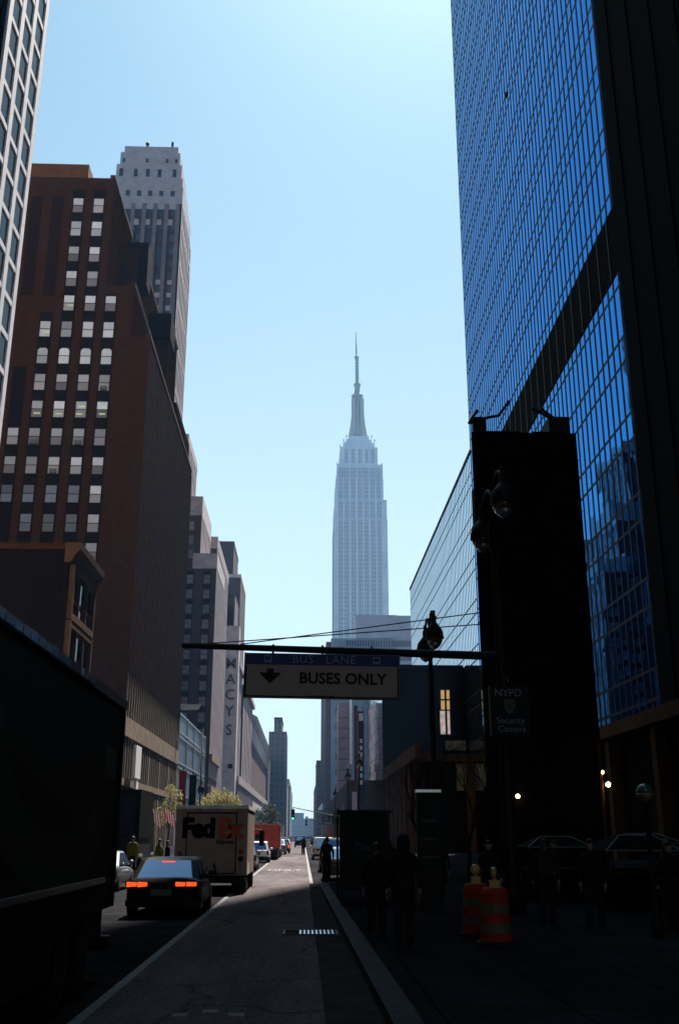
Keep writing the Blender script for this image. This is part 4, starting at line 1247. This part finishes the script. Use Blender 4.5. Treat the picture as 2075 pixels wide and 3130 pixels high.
# traffic signals
def signal(label, px, y, head_x, arm_z, head_z, lit):
    t = thing('traffic_signal', label, 'traffic light', (px, y, .146), 0, 'traffic signals over the lanes')
    MB().lathe([(.2, 0), (.2, .6), (.12, .9), (.09, 5.2)], (0, 0, 0), 10).build('pole', M_blackmetal, t)
    MB().tube((0, 0, arm_z - 1.1), (head_x - px, 0, arm_z), .06, .04, 8).build('mast_arm', M_blackmetal, t)
    hx = head_x - px
    MB().box(hx - .2, hx + .2, -.15, .15, head_z - .6, head_z + .6).tube((hx, 0, head_z + .6), (hx, 0, arm_z + .02), .03).build('housing', M_blackmetal, t)
    for k, m_ in enumerate((M_tailoff, M_amber, mat('green_signal', (.02, .3, .1), .4, .4, emit=(.05, 1.0, .35), estr=1.2) if lit else M_darkglass)):
        MB().lathe([(0, -.17), (.12, -.17), (.13, -.15)], (hx, 0, head_z + .38 - .38 * k), 12, 0, 'y').build('lens', m_, t)
        MB().prism([(hx - .15, 0), (hx - .13, .12), (hx, .17), (hx + .13, .12), (hx + .15, 0), (hx + .13, 0), (hx, .14), (hx - .13, 0)], 'y', -.32, -.15).build('visor', M_blackmetal, t, loc=(0, 0, head_z + .36 - .38 * k))
    return t
signal('traffic signal showing green on a thin mast arm from the right', 4.5, 118, -1.15, 4.75, 3.95, True)
signal('small traffic signal far beyond the green one, over the far crossing', 6.0, 225, .7, 5.0, 4.2, False)

# ------------------------------------------------------------------ pavement furniture
sh_ = thing('bus_shelter', 'dark advertising shelter with pale lettering on the right pavement, by the lane', 'shelter', (1.05, 30, .146))
MB().box(0, 1.42, 0, .12, .34, 2.42).build('advert_panel', M_blackmetal, sh_)
MB().box(.06, 1.36, -.012, 0, .42, 2.3).build('advert_glass', M_blackmetal, sh_)
MB().box(-.08, 1.5, -.05, 3.4, 2.42, 2.52).build('roof', M_blackmetal, sh_)
for x, y in ((.05, .06), (1.37, .06), (.05, 3.3), (1.37, 3.3)): MB().tube((x, y, 0), (x, y, 2.42), .035).build('post', M_blackmetal, sh_)
text('The', .30, mat('dim_blue_lettering', (.03, .06, .08), .6, .3), sh_, (.66, -.016, 1.5), 'lettering', ext=.002)
MB().box(1.36, 1.40, .2, 3.2, .3, 2.3).build('back_glass', M_darkglass, sh_)

ki = thing('info_kiosk', 'tall thin dark information kiosk with a pale metal top on the pavement', 'kiosk', (3.27, 27, .146))
MB().box(-.30, .30, 0, .32, 0, 2.9).build('column', M_blackmetal, ki)
MB().box(-.33, .33, -.03, .35, 2.9, 2.97).build('cap', M_chrome, ki)
MB().box(-.25, .25, -.012, 0, .7, 2.7).build('screen', M_blackmetal, ki)
for k in range(3): MB().box(-.22, .22, -.016, -.012, 1.25 + .45 * k, 1.33 + .45 * k).build('info_strip', mat('dim_green_strip', (.003, .008, .005), .5, .3), ki)

def barrel(label, x, y, lens_turn):
    t = thing('traffic_drum', label, 'traffic drum', (x, y, .146), 0, 'orange traffic drums')
    b = MB()
    zs = [(.31, .05), (.295, .22), (.29, .22), (.28, .36), (.275, .36), (.27, .54), (.265, .54), (.26, .68), (.255, .68), (.25, .86), (.22, .92), (.20, .94)]
    for (a, c), m_ in zip(zip(zs[:-1], zs[1:]), (0, 0, 1, 1, 0, 0, 1, 1, 0, 0, 0)):
        n = 20
        vs = [(a[0] * math.cos(2 * math.pi * i / n), a[0] * math.sin(2 * math.pi * i / n), a[1]) for i in range(n)] + [(c[0] * math.cos(2 * math.pi * i / n), c[0] * math.sin(2 * math.pi * i / n), c[1]) for i in range(n)]
        b.add(vs, [(i, (i + 1) % n, (i + 1) % n + n, i + n) for i in range(n)], m_, True)
    b.lathe([(.20, .93), (.20, .945), (.01, .945)], (0, 0, 0), 20, 0)
    b.build('drum', [M_orange, M_band], t)
    MB().lathe([(.36, 0), (.36, .06), (.30, .08)], (0, 0, 0), 20).build('base_ring', M_rubber, t)
    h_ = MB().box(-.09, .09, -.05, .05, .945, 1.07).tube((0, 0, 1.07), (0, 0, 1.10), .04).build('lamp_case', mat('yellow_plastic', (.40, .22, .05), .5, .4), t)
    MB().lathe([(.02, -.05), (.085, -.045), (.10, 0), (.085, .045), (.02, .05)], (0, 0, 0), 14, 0, 'y').build('lamp_lens', M_amber, t, loc=(0, 0, 1.20)).rotation_euler = (0, 0, lens_turn)
    return t
barrel('nearer orange and grey striped traffic drum with its lamp seen edge-on', 3.42, 18.85, R(80))
barrel('farther orange striped traffic drum, half hidden, its round lamp facing us', 3.36, 20.5, 0)

gl = thing('globe_lamp', 'subway entrance globe lamp, green on top and milky below, on a dark post', 'lamp', (6.67, 20, .146))
MB().lathe([(.12, 0), (.12, .3), (.06, .4), (.05, 2.40), (.09, 2.46)], (0, 0, 0), 12).build('post', M_blackmetal, gl)
gg = MB()
gg.lathe([(.02, 2.80), (.08, 2.785), (.13, 2.74), (.160, 2.68), (.165, 2.62)], (0, 0, 0), 18, 0)
gg.lathe([(.165, 2.62), (.158, 2.56), (.12, 2.49), (.06, 2.455)], (0, 0, 0), 18, 1)
gg.build('globe', [mat('green_glass', (.02, .09, .055), .2, .5), mat('milky_glass', (.12, .10, .06), .4, .4)], gl)
rl = thing('stair_railing', 'dark subway stair railing around the globe lamp post', 'railing', (6.9, 20.6, .146))
r_ = MB()
for k in range(14): r_.tube((k * .18, 0, 0), (k * .18, 0, 1.0), .012, .012, 6)
r_.tube((-.05, 0, 1.0), (2.5, 0, 1.0), .025).tube((-.05, 0, .12), (2.5, 0, .12), .02)
r_.build('bars', M_blackmetal, rl)

M_bulb = mat('glowing_lamp', (1, .8, .5), .4, .4, emit=(1.0, .62, .25), estr=14)
for label, x, y, z, r in (('glowing round lamp on the black stair tower wall', 10.78, 51.75, 3.82, .10),):
    t = thing('wall_lamp', label, 'lamp', (x, y, z))
    MB().ball((0, 0, 0), r).build('bulb', M_bulb, t)
    MB().box(-.08, .08, .09, .24, -.1, .16).tube((0, .12, .1), (0, .02, .09), .03).build('bracket', M_blackmetal, t)
t = thing('post_lamp', 'brown post carrying two glowing lamps, the upper one smaller, right of the black tower', 'lamp', (14.58, 50, .146))
MB().lathe([(.14, 0), (.12, .5), (.09, 1), (.08, 6.2)], (0, 0, 0), 10).build('post', M_brownfascia, t)
MB().ball((.28, -.1, 4.17), .115).build('bulb', M_bulb, t)
MB().ball((.06, -.1, 4.75), .05, 0, 1, 1, 1.6).build('bulb', M_bulb, t)
MB().tube((0, 0, 4.3), (.28, -.1, 4.28), .03).build('bracket', M_blackmetal, t)

def stall(label, x, y, w_, d_, z0, z1):
    t = thing('vendor_stall', label, 'stall', (x, y, .146), 0, 'vendor stalls in the dark plaza')
    q = w_ * .27
    MB().add([(0, 0, z0), (w_, 0, z0), (w_, d_, z0), (0, d_, z0), (q, d_ * .3, z1), (w_ - q, d_ * .3, z1), (w_ - q, d_ * .7, z1), (q, d_ * .7, z1)],
             [(0, 1, 5, 4), (1, 2, 6, 5), (2, 3, 7, 6), (3, 0, 4, 7), (4, 5, 6, 7), (0, 3, 2, 1)]).build('canopy', mat('dark_canvas', (.004, .005, .005), .9, .02), t)
    pp = MB()
    pp.path([(0, -.01, z0), (q, d_ * .3 - .01, z1 + .01), (w_ - q, d_ * .3 - .01, z1 + .01), (w_, -.01, z0)], .014, 6)
    pp.tube((0, -.01, z0), (w_, -.01, z0), .012, .012, 6)
    pp.build('piping', mat('pale_piping', (.16, .20, .21), .5, .3), t)
    for (a, c) in ((.06, .06), (w_ - .06, .06), (.06, d_ - .06), (w_ - .06, d_ - .06)): MB().tube((a, c, 0), (a, c, z0), .02).build('pole', M_blackmetal, t)
    MB().box(.1, w_ - .1, .3, d_ - .3, 0, .9).build('counter', M_blackstone, t)
stall('vendor stall with pale canopy piping, leftmost in the dark plaza', 6.5, 30.2, 1.9, 1.8, 1.50, 1.78)
stall('vendor stall with pale canopy piping, between the other two in the plaza', 7.7, 26.5, 1.95, 1.8, 1.46, 1.82)
stall('vendor stall with pale canopy piping, rightmost in the dark plaza', 9.0, 30.5, 2.2, 1.8, 1.60, 1.86)

# ------------------------------------------------------------------ left pavement things
bx = thing('parked_lorry', 'black box lorry parked at the left kerb, seen beside the big truck', 'truck', (-10.4, 62, 0))
MB().box(-.95, .75, 0, 5, 1.8, 4.55).build('cargo_box', M_black, bx)
MB().box(-.9, .7, .1, 5, .6, 1.8).build('chassis', M_blackmetal, bx)
MB().prism([(5, .6), (5, 3.4), (6.2, 3.3), (6.8, 1.8), (7, .6)], 'x', -.9, .7).build('cab', M_black, bx)
MB().box(-.7, .5, -.05, 0, 2.0, 4.3).build('rear_door', M_blackmetal, bx)
wheels(bx, (1.0, 5.8), 1.8, .45, .28)
for k, (label, x, y, z0, z1) in enumerate((('dark red vertical banner, left one, before the blue glass hall', -14.2, 122, 4.6, 9.0), ('dark vertical banner, right one, before the blue glass hall', -13.1, 123, 4.4, 8.6))):
    t = thing('banner', label, 'banner', (x, y, .146), 0, 'street banners on the left')
    MB().tube((0, 0, 0), (0, 0, z1 + .3), .06).build('pole', M_blackmetal, t)
    MB().box(-.42, .42, -.12, -.08, z0, z1).build('cloth', M_darkred if k == 0 else M_black, t)
    if k == 0: MB().prism([(-.1, 5.7), (.08, 5.7), (.02, 6.4)], 'y', -.13, -.122).build('white_mark', M_white, t)
for label, x, y, tilt in (('striped red and white flag hanging on the left pavement, upper right one', -12.8, 100, 25), ('striped red and white flag hanging on the left pavement, lower left one', -14.0, 99, 12)):
    t = thing('flag', label, 'flag', (x, y, 3.2), 0, 'striped flags on the left')
    MB().tube((0, 0, -.3), (-.6, 0, 1.5), .03).build('staff', M_blackmetal, t)
    fm = MB()
    for k in range(9):
        p0 = (-.55 + .12 * k, -.03 * (k % 2), 1.4 - .10 * k); p1 = (-.55 + .12 * (k + 1), -.03 * ((k + 1) % 2), 1.4 - .10 * (k + 1))
        dz = 1.25
        fm.quad((p0[0] + .2, p0[1], p0[2] - dz), (p1[0] + .2, p1[1], p1[2] - dz), p1, p0, k % 2)
    fm.build('cloth', [mat('flag_red', (.5, .03, .03), .8, .2), M_white], t)
bn = thing('litter_bin', 'pale brown slatted bin on the left pavement between truck and sedan', 'bin', (-9.2, 49, 0))
MB().box(-.5, .4, 0, .6, 1.0, 1.5).build('hopper', mat('tan_board', (.38, .22, .11), .7, .3), bn)
for x in (-.45, -.15, .15, .33): MB().box(x, x + .04, .1, .15, 0, 1.0).build('leg', M_blackmetal, bn)

# trees
def leaf_tree(label, x, y, trunk_h, clumps, n, m, size=.16):
    t = thing('street_tree', label, 'tree', (x, y, .146))
    tr = MB()
    tr.tube((0, 0, 0), (.05, 0, trunk_h * .6), .16, .12, 8)
    tr.tube((.05, 0, trunk_h * .6), (0, .05, trunk_h), .12, .07, 8)
    for (cx_, cy_, cz_, r) in clumps: tr.tube((.03, 0, trunk_h * .75), (cx_ * .8, cy_ * .8, cz_), .06, .02, 6)
    tr.build('trunk', mat('bark', (.05, .035, .025), .9, .1), t)
    lf = MB()
    for (cx_, cy_, cz_, r) in clumps:
        for k in range(n):
            v = Vector((random.gauss(0, 1), random.gauss(0, 1), random.gauss(0, .8))).normalized() * (r * (random.random() ** .45))
            p = Vector((cx_, cy_, cz_)) + v
            a = Vector((random.uniform(-1, 1), random.uniform(-1, 1), random.uniform(-1, 1))).normalized()
            b_ = a.orthogonal().normalized()
            s_ = size * random.uniform(.5, 1.2)
            lf.add([p - a * s_, p + b_ * s_ * .5, p + a * s_, p - b_ * s_ * .5], [(0, 1, 2, 3)])
    lf.build('crown', m, t)
def leaf_mat(name, c, tr):
    m = mat(name, c, .7, .2, var=.45, scale=3)
    nt = m.node_tree
    b = nt.nodes['Principled BSDF']; out = nt.nodes['Material Output']
    tb = nt.nodes.new('ShaderNodeBsdfTranslucent'); tb.inputs[0].default_value = (*tr, 1)
    mx = nt.nodes.new('ShaderNodeMixShader'); mx.inputs[0].default_value = .5
    nt.links.new(b.outputs[0], mx.inputs[1]); nt.links.new(tb.outputs[0], mx.inputs[2]); nt.links.new(mx.outputs[0], out.inputs[0])
    return m
M_leaf = leaf_mat('spring_leaf', (.16, .14, .045), (.30, .27, .09))
leaf_tree('yellow-green leafy tree showing above the parcel van', -10.8, 131, 4.6, [(-1.6, 0, 5.2, 1.1), (-.6, .4, 6.0, 1.2), (.6, 0, 6.3, 1.2), (1.7, -.2, 5.9, 1.1), (2.4, 0, 5.2, .9), (.4, -.5, 5.2, 1.4)], 420, M_leaf, .15)
leaf_tree('sparse yellow-green tree left of the parcel van', -14.6, 114, 3.2, [(-.5, 0, 4.2, .9), (.1, .2, 5.2, .9), (.7, 0, 5.9, .8), (0, 0, 6.5, .6), (.9, 0, 4.6, .7), (-.7, 0, 3.3, .7)], 170, M_leaf, .12)
M_leafd = leaf_mat('dark_leaf', (.03, .035, .02), (.03, .035, .02))
leaf_tree('dark tree mass at the far left kerb under the pale block', -9.5, 260, 4, [(-1.5, 0, 6, 2.4), (1, 0, 7.5, 2.2), (2.5, 0, 5.5, 2.0), (0, 0, 5, 2.5)], 220, M_leafd, .4)
def bare_tree(label, x, y, h):
    t = thing('bare_tree', label, 'tree', (x, y, .146))
    m_ = MB()
    def grow(p, dvec, L, r, dep):
        q = p + dvec * L
        m_.tube(p, q, r, r * .68, 6 if dep < 2 else 4, 0, False)
        if dep > 5: return
        for k in range(3 if dep < 4 else 2):
            nd = (dvec + Vector((random.uniform(-.75, .75), random.uniform(-.6, .6), random.uniform(-.15, .5)))).normalized()
            grow(p + dvec * L * random.uniform(.65, 1), nd, L * random.uniform(.6, .82), r * .6, dep + 1)
    grow(Vector((0, 0, 0)), Vector((.03, 0, 1)), h * .3, .09, 0)
    m_.build('trunk', mat('dark_bark', (.02, .014, .010), .9, .1), t)
bare_tree('leafless street tree against the brown fascia, right of the lane', 4.6, 41, 6.2)
bare_tree('leafless street tree behind the information kiosk', 5.2, 33, 6.0)

# ------------------------------------------------------------------ people
def skin_mesh(name, joints, edges, root, sub=1):
    """joints: name -> (xyz, radius x, radius y); grows one continuous body with the Skin modifier"""
    names = list(joints)
    me = bpy.data.meshes.new(name)
    me.from_pydata([joints[n][0] for n in names], [(names.index(a), names.index(b)) for a, b in edges], [])
    o = bpy.data.objects.new(name, me)
    COL.objects.link(o)
    md = o.modifiers.new('skin', 'SKIN')
    md.use_smooth_shade = True
    md.branch_smoothing = .3
    for i, n in enumerate(names):
        v = me.skin_vertices[0].data[i]
        v.radius = joints[n][1:]
        v.use_root = n == root
    ss = o.modifiers.new('sub', 'SUBSURF')
    ss.levels = sub; ss.render_levels = sub
    out = bpy.data.meshes.new_from_object(o.evaluated_get(bpy.context.evaluated_depsgraph_get()))
    bpy.data.objects.remove(o); bpy.data.meshes.remove(me)
    return out

def make_person(label, H=1.75, stride=.22, swing=.16, coat='hip', bag=False, hood=False, long_hair=False, coat_m=None, leg_m=None, crouch=0.0, shoulder=.19, reach=None):
    """faces +y; feet on z = 0"""
    k = H / 1.75
    J = {}; E_ = []
    def j(n, x, y, z, r, r2=None): J[n] = ((x * k, y * k, (z - crouch) * k), r * k, (r2 or r) * k)
    j('pelvis', 0, 0, .95, .145, .115); j('waist', 0, .01, 1.10, .135, .10); j('chest', 0, .02, 1.30, .165, .115)
    j('collar', 0, .0, 1.43, .10, .08); j('neck', 0, .01, 1.50, .055, .058); j('jaw', 0, .035, 1.57, .062, .07); j('skull', 0, .02, 1.665, .072, .088)
    E_ += [('pelvis', 'waist'), ('waist', 'chest'), ('chest', 'collar'), ('collar', 'neck'), ('neck', 'jaw'), ('jaw', 'skull')]
    for sx, nm in ((-1, 'l'), (1, 'r')):
        f = sx * stride
        J['hip' + nm] = ((sx * .10 * k, 0, (.88 - crouch) * k), .118 * k, .118 * k)
        J['knee' + nm] = ((sx * .105 * k, (f * .55 + .03) * k, (.49 - crouch * .5) * k), .088 * k, .088 * k)
        J['ankle' + nm] = ((sx * .105 * k, (f - .02) * k, (.10 + (.03 if f < 0 else 0)) * k), .072 * k, .078 * k)
        J['toe' + nm] = ((sx * .12 * k, (f + .16) * k, (.045) * k), .042 * k, .034 * k)
        E_ += [('pelvis', 'hip' + nm), ('hip' + nm, 'knee' + nm), ('knee' + nm, 'ankle' + nm), ('ankle' + nm, 'toe' + nm)]
        g = -sx * swing
        if reach: g = reach
        J['shoulder' + nm] = ((sx * shoulder * k, 0, (1.40 - crouch) * k), .068 * k, .068 * k)
        J['elbow' + nm] = ((sx * (shoulder + .055) * k, (g * .45 - .02) * k, (1.13 - crouch) * k), .052 * k, .052 * k)
        wz = .90 if not reach else 1.06
        J['wrist' + nm] = ((sx * (shoulder + .065) * k, (g + .05) * k, (wz - crouch) * k), .034 * k, .030 * k)
        J['palm' + nm] = ((sx * (shoulder + .065) * k, (g + .075) * k, (wz - .08 - crouch) * k), .022 * k, .042 * k)
        E_ += [('collar', 'shoulder' + nm), ('shoulder' + nm, 'elbow' + nm), ('elbow' + nm, 'wrist' + nm), ('wrist' + nm, 'palm' + nm)]
    body_me = skin_mesh('body', J, E_, 'pelvis')
    mats = [leg_m or M_trouser, coat_m or M_coat, M_skin, M_rubber]
    for m in mats: body_me.materials.append(m)
    zc = (.98 - crouch) * k
    for p in body_me.polygons:
        c = p.center
        if c.z > (1.53 - crouch) * k: mi = 2
        elif c.z < .085 * k: mi = 3
        elif abs(c.x) > (shoulder + .01) * k and c.z < ((.92 if not reach else 1.03) - crouch) * k and c.z > (.6 - crouch) * k: mi = 2
        elif c.z > zc - (.02 if coat == 'hip' else .0): mi = 1
        elif abs(c.x) > (shoulder - .02) * k and c.z > .6 * k: mi = 1
        else: mi = 0
        p.material_index = mi
        p.use_smooth = True
    root = thing('person', label, 'person', (0, 0, 0), 0)
    body = bpy.data.objects.new('body', body_me); COL.objects.link(body); body.parent = root
    # fingers: five short tapering chains per hand, unequal and slightly curled
    for sx, nm in ((-1, 'l'), (1, 'r')):
        px_, py_, pz_ = J['palm' + nm][0]
        fg = MB()
        for q, (dy, ln) in enumerate(((-.033, .062), (-.012, .076), (.010, .082), (.031, .074))):
            a = (px_, py_ + dy * k, pz_ - .03 * k); b_ = (px_ - sx * .006 * k, py_ + (dy * 1.1 + .006) * k, pz_ - (.03 + ln * .55) * k); c_ = (px_ - sx * .024 * k, py_ + (dy * 1.1 + .010) * k, pz_ - (.03 + ln) * k)
            fg.tube(a, b_, .0095 * k, .0085 * k, 6).tube(b_, c_, .0085 * k, .006 * k, 6)
        a = (px_ - sx * .005 * k, py_ + .035 * k, pz_ + .012 * k); b_ = (px_ - sx * .02 * k, py_ + .062 * k, pz_ - .018 * k); c_ = (px_ - sx * .026 * k, py_ + .064 * k, pz_ - .048 * k)
        fg.tube(a, b_, .012 * k, .010 * k, 6).tube(b_, c_, .010 * k, .007 * k, 6)
        fg.build('fingers', M_skin, root)
    z0 = -crouch * k
    fc = MB()
    fc.prism([(.095 * k, 1.61 * k + z0), (.128 * k, 1.615 * k + z0), (.10 * k, 1.66 * k + z0)], 'x', -.014 * k, .014 * k)
    for sx in (-1, 1):
        fc.ball((sx * .078 * k, .02 * k, 1.63 * k + z0), .03 * k, 0, .4, .7, 1.1, 8)
        fc.ball((sx * .03 * k, .098 * k, 1.655 * k + z0), .011 * k, 1, 1, .6, .7, 8)
    fc.box(-.022 * k, .022 * k, .09 * k, .105 * k, 1.578 * k + z0, 1.588 * k + z0, 2)
    fc.build('face', [M_skin, M_white, mat('lips', (.2, .07, .06), .6, .3)], root)
    h_ = MB()
    if hood:
        h_.rings([[(rx * math.cos(2 * math.pi * i / 12), yy + ry * math.sin(2 * math.pi * i / 12), zz * k + z0) for i in range(12)] for rx, ry, yy, zz in ((.10 * k, .09 * k, -.02 * k, 1.46), (.115 * k, .12 * k, -.015 * k, 1.56), (.115 * k, .125 * k, -.01 * k, 1.66), (.085 * k, .10 * k, -.01 * k, 1.74), (.03 * k, .04 * k, -.01 * k, 1.775))])
    else:
        lo = 1.36 if long_hair else 1.585
        h_.rings([[(rx * math.cos(2 * math.pi * i / 12), yy + ry * math.sin(2 * math.pi * i / 12), zz * k + z0) for i in range(12)] for rx, ry, yy, zz in
                  ((.085 * k, .045 * k, -.075 * k, lo), (.092 * k, .065 * k, -.045 * k, 1.60), (.090 * k, .085 * k, -.015 * k, 1.68), (.078 * k, .09 * k, .0, 1.72), (.045 * k, .05 * k, .0, 1.752), (.01 * k, .01 * k, .0, 1.76))])
    h_.build('hood' if hood else 'hair', (coat_m or M_coat) if hood else M_hair, root)
    ck = MB()
    hem = {'hip': .84, 'long': .58}[coat] - crouch
    ck.rings([[(rx * k * math.cos(2 * math.pi * i / 16), ry * k * math.sin(2 * math.pi * i / 16) + .01 * k, zz * k) for i in range(16)] for rx, ry, zz in
              ((.215 if coat == 'long' else .19, .175 if coat == 'long' else .155, hem), (.19, .15, .97 - crouch), (.168, .128, 1.12 - crouch), (.192, .142, 1.30 - crouch), (.165, .115, 1.42 - crouch), (.075, .075, 1.49 - crouch))], cap=False)
    ck.build('coat', coat_m or M_coat, root)
    if bag:
        MB().rings([srect(.15 * k, (1.02 - crouch) * k, (1.42 - crouch) * k, y * k, e=.5) for y in (-.13, -.28)]).build('backpack', M_blackmetal, root)
    return root
def put(p, x, y, rz=0, z=.146):
    p.location = (x, y, z); p.rotation_euler = (0, 0, R(rz)); return p
pa = put(make_person('tall walker in a dark hooded jacket, nearest to the camera on the right pavement', 1.84, .10, .1, 'hip', hood=True), 1.74, 18.2, 4)
pb = put(make_person('walker in a dark hip jacket just behind the tall hooded one, by the kerb', 1.70, -.14, .12, 'hip'), 1.42, 20.4, 0)
pc_ = put(make_person('person in dark clothes standing between the parked sedan and the kerb, lit road behind', 1.74, .14, .1, 'hip'), 1.0, 43.4, 10)
pd = put(make_person('person in a long dark coat walking behind the traffic drums', 1.72, .2, .15, 'long', long_hair=True), 4.35, 24.5, 170)
pe = put(make_person('person with a dark backpack walking away, right of the traffic drums', 1.76, .2, .15, 'hip', bag=True), 5.15, 22.3, -10)
copies = [(pd, 'person in a long dark coat between the drums and the information kiosk', 3.85, 29.5, 20), (pe, 'person with a backpack left of the globe lamp post', 5.9, 21.4, 160),
          (pd, 'person in a long dark coat right of the globe lamp post', 7.35, 21.0, 200), (pe, 'person with a backpack before the middle vendor stall', 8.4, 24.0, 40),
          (pb, 'person in a dark hip jacket at the leftmost vendor stall', 6.9, 28.6, 100), (pd, 'person in a long dark coat standing behind the bus shelter', 3.0, 36.5, 0)]
for src, label, x, y, rz in copies: copy_tree(src, (x, y, .146), label, R(rz))
M_hivis = mat('high_visibility_yellow', (.10, .095, .01), .9, .05)
w1 = put(make_person('worker in a yellow safety vest on the left, above the sedan roof', 1.76, .1, .1, 'hip', coat_m=M_hivis), -8.35, 52, 0)
copy_tree(w1, (-7.6, 56, .0), 'worker in a yellow safety vest on the left, nearer to the parcel van', R(60))
copy_tree(pb, (-6.9, 54, .0), 'person in a dark jacket next to the yellow vested worker near the parcel van', R(-70))
# cyclist in the bus lane
cy_ = put(make_person('cyclist in dark clothes riding away along the sunlit bus lane', 1.75, .12, .1, 'hip', crouch=-.10, reach=.28), .05, 106, 0, .0)
bk = thing('bicycle', 'dark bicycle under the cyclist in the sunlit bus lane', 'bicycle', (.05, 106.05, .005))
for y in (-.52, .52):
    wv = MB()
    pts = [(0, y + .33 * math.cos(2 * math.pi * i / 20), .34 + .33 * math.sin(2 * math.pi * i / 20)) for i in range(21)]
    wv.path(pts, .018, 6)
    for i in range(0, 20, 2): wv.tube((0, y, .34), pts[i], .003, .003, 4)
    wv.build('wheel', M_rubber, bk)
fr_ = MB()
for a, b_ in (((0, -.52, .34), (0, -.1, .30)), ((0, -.1, .30), (0, -.2, .85)), ((0, -.1, .30), (0, .38, .82)), ((0, -.18, .78), (0, .38, .85)), ((0, .52, .34), (0, .36, .98)), ((-.26, .36, 1.0), (.26, .36, 1.0)), ((-.13, -.1, .30), (.13, -.1, .30))): fr_.tube(a, b_, .018)
fr_.build('frame', M_blackmetal, bk)
MB().rings([srect(.08, .86, .92, y, 10) for y in (-.32, -.2)] + [srect(.03, .87, .91, -.02, 10)]).build('saddle', M_rubber, bk)
# bird
bd_ = thing('bird', 'small dark bird gliding in front of the glass tower', 'bird', (12.03, 50.0, 45.3))
MB().rings([srect(r, -r, r, y, 10, 1.0) for r, y in ((.02, -.30), (.05, -.2), (.08, 0), (.07, .15), (.05, .24), (.04, .3), (.01, .37))]).build('body', M_hair, bd_)
for sx in (-1, 1): MB().add([(sx * .05, .1, .02), (sx * .14, .12, .25), (sx * .2, -.1, .6), (sx * .15, -.1, .22), (sx * .05, -.1, .02), (sx * .14, .03, .24)], [(0, 1, 5), (1, 2, 5), (2, 3, 5), (3, 4, 5), (4, 0, 5)]).build('wing', M_hair, bd_)
# ------------------------------------------------------------------ air
hz = MB().box(-590, 590, -150, 2590, -1.6, 460).build('haze', bpy.data.materials.new('haze_air'), kind='stuff')
hm = hz.data.materials[0]
hm.use_nodes = True
hn = hm.node_tree
hn.nodes.clear()
ho = hn.nodes.new('ShaderNodeOutputMaterial')
hv = hn.nodes.new('ShaderNodeVolumePrincipled')
hv.inputs['Color'].default_value = (0.24, 0.52, 1.0, 1)
hv.inputs['Density'].default_value = 0.00008
hv.inputs['Anisotropy'].default_value = 0.3
hn.links.new(hv.outputs[0], ho.inputs['Volume'])
